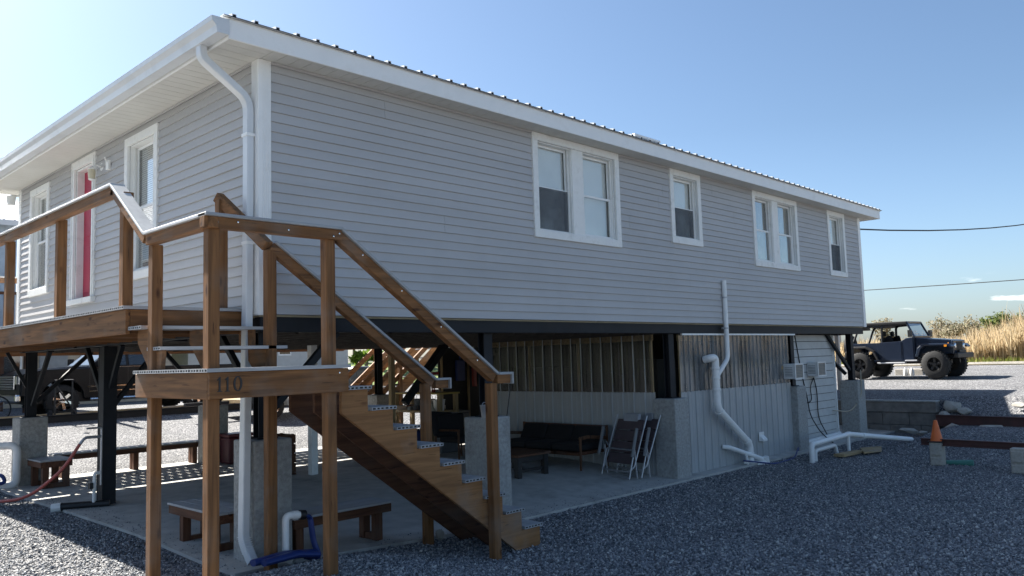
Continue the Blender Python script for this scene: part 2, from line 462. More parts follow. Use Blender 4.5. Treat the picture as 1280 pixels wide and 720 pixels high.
def G(x, y):
    x = np.asarray(x, float); y = np.asarray(y, float)
    front = .20 - .24 * sm(.2, 1.9, x) - .06 * sm(6, 9, x)
    left = .15 + .02 * sm(0, 6, y)
    near = slab_z(np.clip(x, -.35, 17), np.clip(y, -.17, 8.5)) - .035
    dx = np.maximum(-.35 - x, 0); dy = np.maximum(-.17 - y, 0)
    d = np.sqrt(dx * dx + dy * dy)
    w = sm(0, .7, d)
    side = np.where(y < -.17, np.where(x < -.35, left + (front - left) * sm(.3, -.6, -y * -1) if False else front * sm(-.5, .6, -y) + left * (1 - sm(-.5, .6, -y)), front), left)
    base = near * (1 - w) + side * w
    # bank up to the right retaining beam
    base = base + .28 * sm(12.2, 16.4, x) * sm(-.8, -1.6, y) if False else base + .28 * sm(12.2, 16.4, x) * (1 - sm(-1.6, -.8, y))
    # bank behind the slab
    back = .17 + .59 * np.clip((y - 8.7) / 6.3, 0, 1) + .07 * np.clip((y - 15) / 2, 0, 1)
    h = np.where(y > 8.7, np.maximum(base, back), base)
    up = np.where(y < -1.2, np.minimum(upper(x), .40 + .32 * np.clip((x - 16.6) / 1.1, 0, 1)), upper(x)) if True else 0
    up = np.where(x > 17.75, upper(x), up)
    h = np.where(x > np.where(y < -1.2, 16.55, 16.87), np.maximum(up, np.where(y > 8.7, back, 0)), h)
    return h


def Gf(x, y):
    return float(G(x, y))


def SZ(x, y):
    return float(slab_z(np.array(float(x)), np.array(float(y))))


def sheet(name, xs, ys, mat, dz=0.0, hf=None, kind='structure'):
    X, Y = np.meshgrid(xs, ys, indexing='ij')
    Z = (G(X, Y) if hf is None else hf(X, Y)) + dz
    nx, ny = X.shape
    vs = np.stack([X, Y, Z], -1).reshape(-1, 3)
    idx = np.arange(nx * ny).reshape(nx, ny)
    q = np.stack([idx[:-1, :-1], idx[1:, :-1], idx[1:, 1:], idx[:-1, 1:]], -1).reshape(-1, 4)
    me = bpy.data.meshes.new(name)
    me.vertices.add(len(vs)); me.vertices.foreach_set('co', vs.ravel())
    me.loops.add(q.size); me.loops.foreach_set('vertex_index', q.ravel().astype(np.int32))
    me.polygons.add(len(q)); me.polygons.foreach_set('loop_start', np.arange(0, q.size, 4, dtype=np.int32))
    me.polygons.foreach_set('loop_total', np.full(len(q), 4, dtype=np.int32))
    me.update(calc_edges=True); me.validate()
    me.materials.append(mat)
    o = bpy.data.objects.new(name, me); COL.objects.link(o)
    OFF[o.name] = Vector((0, 0, 0))
    tag(o, kind=kind)
    return o


xs = sorted(set([-600, -300, -150, -80, -50, -35, -25, -18, -13, -10, -8] + [round(-7 + .25 * i, 3) for i in range(0, 96)] + [16.54, 16.62, 16.86, 16.88, 17.1, 17.4, 17.7, 17.76] + [round(18.2 + .6 * i, 3) for i in range(0, 42)] + [45, 52, 60, 75, 100, 150, 300, 600]))
ys = sorted(set([-600, -300, -150, -80, -50, -35, -25, -18, -13, -10] + [round(-8 + .2 * i, 3) for i in range(0, 86)] + [round(9.4 + .5 * i, 3) for i in range(0, 24)] + [24, 28, 34, 42, 55, 75, 100, 150, 300, 600]))
xs = [x for x in xs if not (x != 16.86 and x != 16.88 and 16.4 < x < 17.0 and x not in (16.54, 16.62))]
ground = sheet('gravel_ground', np.array(xs, float), np.array(ys, float), M['gravel'])

gm = gravelmat('pale_gravel_path', 16.0, (.30, .28, .24), (.48, .45, .38))
grassm = pmat('grass_turf', (.10, .155, .028), .95, var=.4, scale=9, bump=.8, bscale=60, dirt=(.22, .17, .07), dscale=.5, damt=.7)
fieldm = pmat('dry_field', (.23, .17, .075), .95, var=.35, scale=1.5, bump=.6, bscale=20, dirt=(.13, .15, .04), dscale=.25, damt=.8)
sheet('dry_field', np.array([34, 36, 38, 41, 45, 52, 60, 80, 120, 200, 600.]), np.array([-600, -200, -90, -50, -30, -20, -10, 0, 10, 20, 40, 80, 200, 600.]), fieldm, .02)
sheet('shell_path', np.array([34.2, 36.2, 37.6]), np.array([-40, -20, -10, 0, 10, 20, 30.]), gm, .035)
sheet('grass_lawn', np.array([-60, -20, -5, 5, 15, 25, 33.]), np.array([24, 27, 30, 34, 42, 60, 90, 200.]), grassm, .02,
      hf=lambda X, Y: G(X, Y) + .9 * sm(26, 40, Y))

# crushed stone lying on the gravel, one mass
def stones():
    r = np.random.default_rng(5)
    P = []
    want = 165000
    while sum(len(p) for p in P) < want:
        n = 400000
        x = r.uniform(-4.2, 15.5, n); y = r.uniform(-6.2, 8.5, n)
        ok = ((y < -.18) | ((x < -.37) & (x > -3.4)))
        ok &= ~((x > 3.0) & (y > -.18))
        d = np.sqrt((x + 4.03) ** 2 + (y + 7.37) ** 2)
        ok &= r.uniform(0, 1, n) < np.clip((6.0 / d) ** 2, 0, 1)
        # only the wedge in front of the camera
        fx, fy = cos(.7677), sin(.7677)
        dep = (x + 4.03) * fx + (y + 7.37) * fy; lat = (x + 4.03) * fy - (y + 7.37) * fx
        ok &= (dep > 4.2) & (np.abs(lat) < .72 * dep + .4)
        P.append(np.stack([x[ok], y[ok]], -1))
    P = np.concatenate(P)[:want]
    n = len(P)
    size = r.uniform(.0065, .0155, n) * (1 + .5 * (r.uniform(0, 1, n) > .93))
    z = G(P[:, 0], P[:, 1]) + size * .35
    ne = 420    # strays kicked up onto the edge of the slab
    ex = np.concatenate([r.uniform(1.2, 7.0, ne), -.34 + np.abs(r.normal(0, .18, ne))]); ey = np.concatenate([-.165 + np.abs(r.normal(0, .16, ne)), r.uniform(0, 6, ne)])
    es = r.uniform(.004, .010, 2 * ne)
    P[:2 * ne] = np.stack([ex, ey], -1); size[:2 * ne] = es; z[:2 * ne] = slab_z(ex, ey) + es * .4
    base = np.array([(1, 0, 0), (-1, 0, 0), (0, 1, 0), (0, -1, 0), (0, 0, 1), (0, 0, -1)], float)
    faces = np.array([(0, 2, 4), (2, 1, 4), (1, 3, 4), (3, 0, 4), (2, 0, 5), (1, 2, 5), (3, 1, 5), (0, 3, 5)])
    V = np.repeat(base[None], n, 0) * r.uniform(.6, 1.35, (n, 6, 1)) + r.uniform(-.25, .25, (n, 6, 3))
    V[:, :, 0] *= r.uniform(.8, 1.5, (n, 1)); V[:, :, 2] *= r.uniform(.5, .9, (n, 1))
    # random rotation
    q = r.normal(size=(n, 4)); q[:, 1:3] *= .5; q /= np.linalg.norm(q, axis=1, keepdims=True)
    w, a, b, c = q.T
    R = np.stack([1 - 2 * (b * b + c * c), 2 * (a * b - c * w), 2 * (a * c + b * w), 2 * (a * b + c * w), 1 - 2 * (a * a + c * c), 2 * (b * c - a * w), 2 * (a * c - b * w), 2 * (b * c + a * w), 1 - 2 * (a * a + b * b)], -1).reshape(n, 3, 3)
    V = np.einsum('nij,nkj->nki', R, V) * size[:, None, None]
    V += np.stack([P[:, 0], P[:, 1], z], -1)[:, None, :]
    F = (faces[None] + (np.arange(n) * 6)[:, None, None]).reshape(-1, 3).astype(np.int32)
    me = bpy.data.meshes.new('loose_gravel')
    me.vertices.add(n * 6); me.vertices.foreach_set('co', V.ravel())
    me.loops.add(F.size); me.loops.foreach_set('vertex_index', F.ravel())
    me.polygons.add(len(F)); me.polygons.foreach_set('loop_start', np.arange(0, F.size, 3, dtype=np.int32)); me.polygons.foreach_set('loop_total', np.full(len(F), 3, dtype=np.int32))
    me.update(calc_edges=True)
    me.materials.append(M['stones'])
    o = bpy.data.objects.new('loose_gravel', me); COL.objects.link(o)
    tag(o, 'loose grey crushed stone covering the yard around the house', 'gravel', kind='stuff')


stones()

# slab
def slab():
    b = MB()
    xs_ = [-.35, -.1, .2, .6, 1, 1.5, 2, 2.5, 3, 4, 5, 6, 7, 8, 9, 10, 11, 12, 13, 14, 15, 16.8]
    ys_ = [-.17, .1, .4, .8, 1.2, 1.6, 2, 2.6, 4, 6, 8.45]
    n = len(ys_)
    vs = [(x, y, SZ(x, y)) for x in xs_ for y in ys_] + [(x, y, SZ(x, y) - .2) for x in xs_ for y in ys_]
    k = len(xs_) * n
    fs = []
    for i in range(len(xs_) - 1):
        for j in range(n - 1):
            fs.append((i * n + j, (i + 1) * n + j, (i + 1) * n + j + 1, i * n + j + 1))
    for i in range(len(xs_) - 1):
        for j in (0, n - 1):
            fs.append((i * n + j, (i + 1) * n + j, (i + 1) * n + j + k, i * n + j + k))
    for j in range(n - 1):
        for i in (0, len(xs_) - 1):
            fs.append((i * n + j, i * n + j + 1, i * n + j + 1 + k, i * n + j + k))
    b.add(vs, fs)
    o = b.build('concrete_slab', M['slab'], kind='structure')


slab()

# ------------------------------------------------------------------ HOUSE
LX, LY = 15.62, 8.13
ZB, ZT = 2.5, 5.1
house = thing('house', 'grey raised house with lap siding, white trim and metal roof on concrete piers', 'house', (0, 0, 0))


def mfront(u, n, z): return (u, -n, z)
def mleft(u, n, z): return (-n, u, z)
def mright(u, n, z): return (LX + n, u, z)
def mback(u, n, z): return (u, LY + n, z)


def bx(b, mp, u0, u1, n0, n1, z0, z1):
    p = mp(u0, n0, z0); q = mp(u1, n1, z1)
    return b.box(p[0], q[0], p[1], q[1], p[2], q[2])


def siding(mp, U0, U1, holes, name):
    b = MB(); h = .104
    z = ZB; ci = 0; last_pair = -1; joints = []; jr = random.Random(int(U1 * 37))
    while z < ZT - 1e-6:
        z1 = min(z + h, ZT)
        cuts = sorted(set([z, z1] + [c for hh in holes for c in (hh[2], hh[3]) if z < c < z1]))
        for a, c in zip(cuts[:-1], cuts[1:]):
            mid = (a + c) / 2
            segs = [(U0, U1)]
            for hh in holes:
                if hh[2] < mid < hh[3]:
                    ns = []
                    for s0, s1 in segs:
                        if hh[1] <= s0 or hh[0] >= s1: ns.append((s0, s1)); continue
                        if hh[0] > s0: ns.append((s0, hh[0]))
                        if hh[1] < s1: ns.append((hh[1], s1))
                    segs = ns
            if ci // 2 != last_pair:
                last_pair = ci // 2
                joints = sorted(U0 + q for q in [jr.uniform(.6, 15), jr.uniform(.6, 15)])
            ns = []
            for s0, s1 in segs:
                e = s0
                for jn in joints:
                    if s0 + .25 < jn < s1 - .25: ns.append((e, jn - .0008)); e = jn + .0008
                ns.append((e, s1))
            segs = ns
            def nn(zz): return .021 - .019 * (zz - z) / h
            for s0, s1 in segs:
                b.quad(mp(s0, nn(a), a), mp(s1, nn(a), a), mp(s1, nn(c), c), mp(s0, nn(c), c))
                if abs(a - z) < 1e-6:
                    b.quad(mp(s0, .003, z), mp(s1, .003, z), mp(s1, .021, z), mp(s0, .021, z))
        z += h; ci += 1
    return b.build(name, M['siding'], house)


WF = [(4.06, 6.03, 3.63, 5.095, 2), (7.45, 8.41, 3.83, 5.095, 1), (10.30, 12.23, 3.62, 5.09, 2), (13.76, 14.70, 3.62, 5.09, 1)]
WL = [(2.43, 3.46, 3.12, 4.99, 1), (6.53, 7.50, 3.22, 4.98, 1)]
DOOR = (4.53, 5.49, 2.94, 5.06)
holes_f = [(a + .06, b - .06, c + .06, d - .05) for a, b, c, d, k in WF]
holes_l = [(a + .06, b - .06, c + .06, d - .05) for a, b, c, d, k in WL] + [(DOOR[0] + .06, DOOR[1] - .06, DOOR[2] + .02, DOOR[3] - .05)]
siding(mfront, .115, LX - .11, holes_f, 'siding')
siding(mleft, .115, LY - .1, holes_l, 'siding')
siding(mright, .1, LY - .1, [], 'siding')
siding(mback, .1, LX - .1, [], 'siding')


def corner(x0, x1, y0, y1):
    b = MB()
    b.box(x0, x1, y0, y1, ZB - .01, ZT - .002)
    if (x0, y0) == (-.026, -.026):
        for k in range(5):      # fluted faces
            u = .012 + .022 * k
            b.box(u, u + .010, -.031, -.026, ZB, ZT - .02)
            b.box(-.031, -.026, u, u + .010, ZB, ZT - .02)
    b.build('corner_post', M['trim'], house, bevel=.004)


corner(-.026, .115, -.026, .115); corner(LX - .11, LX + .026, -.026, .1); corner(-.026, .1, LY - .1, LY + .026); corner(LX - .1, LX + .026, LY - .1, LY + .026)


def window(mp, u0, u1, z0, z1, units, upper, lower):
    tw = .105
    b = MB()
    bx(b, mp, u0, u1, -.002, .035, z1 - tw, z1); bx(b, mp, u0, u1, -.002, .04, z0, z0 + tw)
    bx(b, mp, u0, u0 + tw, -.002, .036, z0 + tw, z1 - tw); bx(b, mp, u1 - tw, u1, -.002, .036, z0 + tw, z1 - tw)
    mids = []
    if units == 2:
        c = (u0 + u1) / 2
        bx(b, mp, c - .13, c + .13, -.06, .012, z0 + tw, z1 - tw)
        mids = [(u0 + tw, c - .13), (c + .13, u1 - tw)]
    else:
        mids = [(u0 + tw, u1 - tw)]
    w = b.build('window', M['trim_old'], house, bevel=.004)
    A, B_ = z0 + tw, z1 - tw
    D = -.115
    r = MB()
    for s0, s1 in mids:     # jamb lining
        bx(r, mp, s0, s0 + .014, D, -.003, A, B_); bx(r, mp, s1 - .014, s1, D, -.003, A, B_)
        bx(r, mp, s0 + .014, s1 - .014, D, -.003, B_ - .014, B_); bx(r, mp, s0 + .014, s1 - .014, D, -.001, A, A + .018)
        for q in (s0 + .014, s1 - .034): bx(r, mp, q, q + .02, -.06, -.045, A + .018, B_ - .014)   # stops
    r.build('jamb', M['trim_old'], w)
    sa = MB(); dk = MB()
    for i, (s0, s1) in enumerate(mids):
        s0 += .016; s1 -= .016; zm = (A + B_) / 2
        t = .034
        for (za, zb, n0) in ((zm - .015, B_ - .016, -.085), (A + .02, zm + .015, -.06)):
            bx(sa, mp, s0, s1, n0 - .02, n0, za, za + t); bx(sa, mp, s0, s1, n0 - .02, n0, zb - t, zb)
            bx(sa, mp, s0, s0 + t, n0 - .02, n0, za + t, zb - t); bx(sa, mp, s1 - t, s1, n0 - .02, n0, za + t, zb - t)
        pu = MB(); bx(pu, mp, s0 + t, s1 - t, -.099, -.095, zm, B_ - .05); pu.build('pane', M['pane_sky' if upper[i] == 'dark' else 'pane'], w)
        pl = MB(); bx(pl, mp, s0 + t, s1 - t, -.073, -.069, A + .054, zm - .02)
        lo = lower[i]
        if lo == 'screen':
            sc = MB(); bx(sc, mp, s0 + t * .6, s1 - t * .6, -.0585, -.0575, A + .04, zm); sc.build('insect_screen', M['screenm'], w)
        pl.build('pane', M['pane_sky' if upper[i] == 'dark' else 'pane'], w)
        bl = MB(); zb_lo = {'blind': A + .03, 'screen': zm - .1, 'half': zm - .02, 'dark': B_ - .06}[upper[i] if upper[i] != 'full' else 'blind']
        if upper[i] == 'slat':
            pass
        zt = B_ - .02
        sl = .028 if mp is mleft else .5
        z = zt
        if mp is mfront:
            bl.quad(mp(s0 + .01, -.14, zt), mp(s1 - .01, -.14, zt), mp(s1 - .01, -.14, zb_lo), mp(s0 + .01, -.14, zb_lo)); z = -1
        while z > zb_lo:
            p = [mp(s0 + .01, -.15, z), mp(s1 - .01, -.15, z), mp(s1 - .01, -.138, z - sl * 1.02), mp(s0 + .01, -.138, z - sl * 1.02)]
            bl.quad(*p); z -= sl
        if upper[i] == 'dark':      # drawn curtain at one side instead
            bl = MB(); n = 14
            for k in range(n):
                ua = s0 + (s1 - s0) * (.62 + .38 * k / n); ub = s0 + (s1 - s0) * (.62 + .38 * (k + 1) / n)
                na, nb = (-.16, -.19) if k % 2 else (-.19, -.16)
                bl.quad(mp(ua, na, A), mp(ub, nb, A), mp(ub, nb, B_), mp(ua, na, B_))
        bl.build('blind', M['blind'] if upper[i] != 'dark' else M['tan'], w)
        # dim room behind
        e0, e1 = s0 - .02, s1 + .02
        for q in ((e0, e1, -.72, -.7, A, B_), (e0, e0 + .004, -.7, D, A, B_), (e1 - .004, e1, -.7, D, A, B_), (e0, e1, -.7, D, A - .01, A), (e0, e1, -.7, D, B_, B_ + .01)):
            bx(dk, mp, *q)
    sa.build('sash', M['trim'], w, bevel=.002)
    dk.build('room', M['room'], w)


def screenmat():
    m = bpy.data.materials.new('insect_mesh'); m.use_nodes = True
    nt = m.node_tree; nt.nodes.clear(); L = nt.links.new
    o = N(nt, 'ShaderNodeOutputMaterial'); tr = N(nt, 'ShaderNodeBsdfTransparent'); d = N(nt, 'ShaderNodeBsdfDiffuse'); d.inputs['Color'].default_value = (.16, .17, .18, 1)
    mx = N(nt, 'ShaderNodeMixShader')
    tc = N(nt, 'ShaderNodeTexCoord'); nz = N(nt, 'ShaderNodeTexNoise'); nz.inputs['Scale'].default_value = 3.0; nz.inputs['Detail'].default_value = 5; mr = N(nt, 'ShaderNodeMapRange'); mr.inputs['From Min'].default_value = .3; mr.inputs['From Max'].default_value = .7; mr.inputs['To Min'].default_value = .36; mr.inputs['To Max'].default_value = .66
    L(tc.outputs['Object'], nz.inputs['Vector']); L(nz.outputs['Fac'], mr.inputs['Value']); L(mr.outputs[0], mx.inputs['Fac'])
    L(tr.outputs[0], mx.inputs[1]); L(d.outputs[0], mx.inputs[2]); L(mx.outputs[0], o.inputs['Surface'])
    return m


M['screenm'] = screenmat()
window(mfront, *WF[0], ['full', 'full'], ['screen', 'none'])
window(mfront, *WF[1], ['full'], ['screen'])
window(mfront, *WF[2], ['dark', 'dark'], ['none', 'none'])
window(mfront, *WF[3], ['half'], ['screen'])
window(mleft, *WL[0], ['full'], ['none'])
window(mleft, *WL[1], ['half'], ['none'])

# red door with white casing
b = MB(); d0, d1, dz0, dz1 = DOOR
for q in ((d0, d1, -.002, .036, dz1 - .12, dz1), (d0, d0 + .12, -.002, .034, dz0 + .08, dz1 - .12), (d1 - .12, d1, -.002, .034, dz0 + .08, dz1 - .12),
          (d0 + .03, d0 + .05, .034, .046, dz0 + .08, dz1 - .05), (d1 - .05, d1 - .03, .034, .046, dz0 + .08, dz1 - .05),
          (d0 + .12, d0 + .15, -.16, -.003, dz0 + .08, dz1 - .12), (d1 - .15, d1 - .12, -.16, -.003, dz0 + .08, dz1 - .12), (d0 + .15, d1 - .15, -.16, -.003, dz1 - .15, dz1 - .12)):
    bx(b, mleft, *q)
df = b.build('door_frame', M['trim_old'], house, bevel=.003)
b = MB(); bx(b, mleft, d0 - .02, d1 + .02, -.16, .075, dz0, dz0 + .08); b.build('threshold', M['trim_old'], df, bevel=.006)
b = MB(); bx(b, mleft, d0 + .15, d1 - .15, -.15, -.10, dz0 + .08, dz1 - .15)
for a, c in ((.18, .85), (1.0, 1.75)):
    for e in (d0 + .22, (d0 + d1) / 2 + .03):
        bx(b, mleft, e, e + .2, -.10, -.09, dz0 + a, dz0 + c)
door = b.build('door', M['door'], house, bevel=.006)
b = MB(); b.tube([mleft(d0 + .21, -.1, dz0 + 1.0), mleft(d0 + .21, -.05, dz0 + 1.0)], .02); b.lathe([(0.0, -.03), (.03, -.02), (.034, 0), (.02, .03), (0, .032)], mleft(d0 + .21, -.03, dz0 + 1.0), 12, 'x'); b.build('door_knob', M['chrome'], door, smooth=True)

# porch lamp: little lantern on a bracket, plus a bare cover plate
b = MB(); b.lathe([(0, .0), (.055, .0), (.06, .01), (.0, .018)], mleft(4.34, .012, 4.80), 14, 'x'); b.tube(bend([mleft(4.34, .02, 4.80), mleft(4.34, .09, 4.82), mleft(4.36, .13, 4.78)], .03), .011, 8)
lamp = b.build('porch_lamp', M['trim_old'], house, smooth=True)
b = MB(); b.lathe([(0, .10), (.05, .06), (.062, .05), (.05, .045)], mleft(4.36, .13, 4.70), 12); b.build('lamp_hood', M['trim_old'], lamp, smooth=True)
b = MB(); b.lathe([(.045, -.085), (.03, -.1), (0, -.105)], mleft(4.36, .13, 4.70), 12); b.build('lamp_base', M['trim_old'], lamp, smooth=True)
b = MB(); b.lathe([(.044, .045), (.05, 0), (.04, -.09)], mleft(4.36, .13, 4.70), 12); b.build('lamp_glass', pmat('frosted_lamp_glass', (.62, .55, .38), .3), lamp, smooth=True)
b = MB(); bx(b, mleft, 3.98, 4.08, .012, .05, 4.70, 4.83); b.tube([mleft(4.03, .05, 4.8), mleft(4.0, .09, 4.86)], .012, 6); b.build('socket_cover', M['trim_old'], house, bevel=.01)
# small flood lamp at the far corner
b = MB(); b.lathe([(.0, -.1), (.06, -.09), (.075, .06), (.0, .07)], mleft(LY + .02, .14, 4.93), 12); b.tube([mleft(LY, .02, 5.0), mleft(LY + .02, .14, 5.0)], .02, 6); b.build('flood_lamp', M['trim_old'], house, smooth=True)

# soffit of narrow boards, fascia, gutter, roof
OX0, OX1, OY0, OY1 = -.50, 16.14, -.33, LY + .42
b = MB()
w = .152
x = 0.0
while x < LX:
    x1 = min(x + w, LX); b.box(x + .003, x1 - .003, OY0 + .022, -.002, ZT, ZT + .012); b.box(x + .003, x1 - .003, LY + .002, OY1 - .022, ZT, ZT + .012); x = x1
y = OY0 + .022
while y < OY1 - .03:
    y1 = min(y + w, OY1 - .022)
    b.box(OX0 + .022, -.003, y + .003, y1 - .003, ZT + .0005, ZT + .0125); b.box(LX + .003, OX1 - .022, y + .003, y1 - .003, ZT + .0005, ZT + .0125); y = y1
b.build('soffit', M['soffit'], house)
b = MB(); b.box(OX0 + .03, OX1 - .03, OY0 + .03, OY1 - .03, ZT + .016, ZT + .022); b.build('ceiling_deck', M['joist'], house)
b = MB()
b.box(OX0, OX1, OY0, OY0 + .022, ZT - .012, ZT + .175); b.box(OX0, OX1, OY1 - .022, OY1, ZT - .012, ZT + .175)
b.box(OX0, OX0 + .022, OY0 + .022, OY1 - .022, ZT - .012, ZT + .175); b.box(OX1 - .022, OX1, OY0 + .022, OY1 - .022, ZT - .012, ZT + .175)
b.build('fascia', M['trim'], house, bevel=.003)
# frieze mould under the soffit
b = MB(); bx(b, mfront, .115, LX - .11, .015, .026, ZT - .03, ZT - .002); bx(b, mleft, .115, LY - .1, .015, .026, ZT - .03, ZT - .002); b.build('frieze_strip', M['siding'], house)
# gutter: K profile along the left eave
prof = [(OX0, ZT + .165), (OX0 - .004, ZT + .165), (OX0 - .006, ZT + .012), (OX0 - .095, ZT + .012), (OX0 - .105, ZT + .075), (OX0 - .135, ZT + .115), (OX0 - .14, ZT + .16), (OX0 - .125, ZT + .16), (OX0 - .125, ZT + .150), (OX0 - .133, ZT + .150), (OX0 - .130, ZT + .118), (OX0 - .10, ZT + .08), (OX0 - .088, ZT + .018), (OX0 - .012, ZT + .018)]
prof = [(-.50 + (u + .50) * 1.25, z) for u, z in prof]
b = MB(); b.prism(prof, 'y', OY0 - .02, OY1 + .02)
endc = [(OX0, ZT + .163), (OX0, ZT + .010), (OX0 - .12, ZT + .010), (OX0 - .132, ZT + .075), (OX0 - .17, ZT + .115), (OX0 - .176, ZT + .158)]
b.prism(endc, 'y', OY0 - .024, OY0 - .0205); b.prism(endc, 'y', OY1 + .0205, OY1 + .024)
gut = b.build('gutter', M['gutter'], house)
for k in range(15):
    yy = .3 + k * .58
    b = MB(); b.box(OX0 - .165, OX0 - .004, yy, yy + .022, ZT + .138, ZT + .145); b.build('gutter_hanger', M['gutter'], gut)
# downspout
b = MB()
dsy = .09
pts = bend([(-.565, dsy, ZT + .014), (-.565, dsy, ZT - .10), (-.075, dsy, ZT - .42), (-.075, dsy, 4.0), (-.085, dsy, 2.75), (-.175, .0, .46), (-.175, .0, .33), (-.17, -.16, .16)], .12, 5)


def recttube(b, pts, w, h, side=Vector((0, 1, 0))):
    pts = [Vector(p) for p in pts]; vs = []
    for i, p in enumerate(pts):
        t = (pts[min(i + 1, len(pts) - 1)] - pts[max(i - 1, 0)]).normalized()
        s_ = (side - t * side.dot(t)).normalized(); u = t.cross(s_)
        for a, c in ((-1, -1), (1, -1), (1, 1), (-1, 1)):
            vs.append(p + s_ * (a * w / 2) + u * (c * h / 2))
    fs = []
    for i in range(len(pts) - 1):
        for k in range(4):
            k2 = (k + 1) % 4
            fs.append((i * 4 + k, i * 4 + k2, i * 4 + 4 + k2, i * 4 + 4 + k))
    b.add(vs, fs)


recttube(b, pts, .10, .075)
ds = b.build('downspout', M['gutter'], house, bevel=.008)
b = MB()
for k in range(9):
    t = k / 8; b.box(-.215, -.132, -.058 - .10 * t, .054 - .09 * t, .36 - .14 * t, .366 - .14 * t)
b.build('elbow_ridge', M['gutter'], ds)
for zz in (4.3, 3.2):
    b = MB(); b.box(-.122, -.03, dsy - .056, dsy + .056, zz, zz + .03); b.build('strap', M['trim'], ds)

# hip roof of ribbed metal
ZR = ZT + .18
rx0, rx1, ry0, ry1 = OX0 - .06, OX1 + .05, OY0 - .035, OY1 + .05
half = (ry1 - ry0) / 2; sl = .17
ridge0 = (rx0 + half, ry0 + half, ZR + .02 + half * sl); ridge1 = (rx1 - half, ry0 + half, ZR + .02 + half * sl)
c = [(rx0, ry0, ZR + .02), (rx1, ry0, ZR + .02), (rx1, ry1, ZR + .02), (rx0, ry1, ZR + .02)]
b = MB()
lowc = [(p[0], p[1], p[2] - .012) for p in c]; lr = [(p[0], p[1], p[2] - .012) for p in (ridge0, ridge1)]
b.add(c + [ridge0, ridge1] + lowc + lr, [(0, 1, 5, 4), (1, 2, 5), (2, 3, 4, 5), (3, 0, 4), (6, 10, 11, 7), (7, 11, 8), (8, 11, 10, 9), (9, 10, 6), (0, 6, 7, 1), (1, 7, 8, 2), (2, 8, 9, 3), (3, 9, 6, 0)])
roof = b.build('roof', M['roof'], house)
b = MB()
x = rx0 + .1
while x < rx1 - .03:
    L_ = min(half, x - rx0, rx1 - x)
    z0 = ZR + .02
    b.beam((x, ry0 - .004, z0 + .008), (x, ry0 + L_, z0 + L_ * sl + .008), .045, .028)
    x += .229
y = ry0 + .2
while y < ry1 - .1:
    L_ = min(half, y - ry0, ry1 - y)
    for s_, xe in ((1, rx0), (-1, rx1)):
        b.beam((xe - s_ * .004, y, ZR + .028), (xe + s_ * L_, y, ZR + .028 + L_ * sl), .045, .028)
    y += .229
b.build('rib', M['roof'], roof)
b = MB(); b.box(6.05, 6.75, ry0 + .02, ry0 + .30, ZR + .045, ZR + .085); b.build('vent_cap', M['trim'], roof, bevel=.01)
b = MB(); b.box(rx0, rx1, OY0 - .004, OY0 + .03, ZR - .004, ZR + .006); b.box(OX0 - .004, OX0 + .03, OY0, OY1, ZR - .004, ZR + .006); b.build('drip_edge', M['trim'], roof)
comb = [(rx1, ZR + .006), (rx0, ZR + .006)]
x = rx0 + .1
while x < rx1 - .03:
    comb += [(x - .017, ZR + .012), (x - .012, ZR + .034), (x + .012, ZR + .034), (x + .017, ZR + .012)]; x += .229
comb.append((rx1, ZR + .012))
b = MB(); b.prism(comb, 'y', ry0 - .010, ry0 - .005); b.build('closure_strip', M['steel'], roof)

# underside: floor, joists, steel rim beams
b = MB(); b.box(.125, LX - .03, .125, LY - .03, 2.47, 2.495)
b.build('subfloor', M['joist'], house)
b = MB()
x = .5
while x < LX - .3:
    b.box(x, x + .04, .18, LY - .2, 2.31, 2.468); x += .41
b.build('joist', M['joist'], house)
b = MB()
b.box(.02, LX - .02, .05, .10, ZB - .022, ZB - .002)
b.box(.09, .12, .2, LY - .02, ZB - .022, ZB - .002)
b.build('sill_strip', pmat('sill_sealant', (.42, .38, .28), .8), house)
b = MB()


def ibeam(b, p, q, h=.155, w=.12):
    p = Vector(p); q = Vector(q)
    b.beam(p + Vector((0, 0, h / 2 - .006)), q + Vector((0, 0, h / 2 - .006)), w, .012)
    b.beam(p - Vector((0, 0, h / 2 - .006)), q - Vector((0, 0, h / 2 - .006)), w, .012)
    b.beam(p, q, .05, h - .025)


def box2(b, p, q, h, w): b.beam(p, q, w, h)


zbm = 2.40
for yy in (.09, 2.8, 5.5, LY - .1):
    box2(b, (.02, yy, zbm), (LX - .05, yy, zbm), .15, .11)
for xx in (.12, 3.25, 7.5, 11.95, LX - .15):
    box2(b, (xx, .16, zbm - .002), (xx, LY - .17, zbm - .002), .14, .11)
b.build('steel_beam', M['steel'], house, bevel=.004)

PIERS = [(.13, .19), (3.25, .17), (7.48, .17), (11.94, .17), (15.05, .17), (.14, 7.85), (3.3, 7.85), (7.25, 7.85)]
for i, (px, py) in enumerate(PIERS):
    b = MB(); z0 = SZ(px, py)
    b.box(px - .21, px + .21, py - .21, py + .21, z0 - .1, 1.26)
    pr = b.build('pier', M['concrete'], house, bevel=.018, seg=2)
    b = MB()
    s_ = .075
    b.box(px - s_, px + s_, py - s_ * .8, py - s_ * .8 + .014, 1.26, 2.325); b.box(px - s_, px + s_, py + s_ * .8 - .014, py + s_ * .8, 1.26, 2.325); b.box(px - .012, px + .012, py - s_ * .8 + .014, py + s_ * .8 - .014, 1.26, 2.325)
    b.box(px - .11, px + .11, py - .11, py + .11, 1.262, 1.275)
    b.build('steel_post', M['steel'], pr, bevel=.003)
# steel post standing straight on the slab at the left edge
b = MB(); b.box(.10, .28, 4.46, 4.475, .1, 2.32); b.box(.10, .28, 4.655, 4.67, .1, 2.32); b.box(.105, .275, 4.475, 4.655, .1, 2.32); b.build('steel_post', M['steel'], house, bevel=.004)
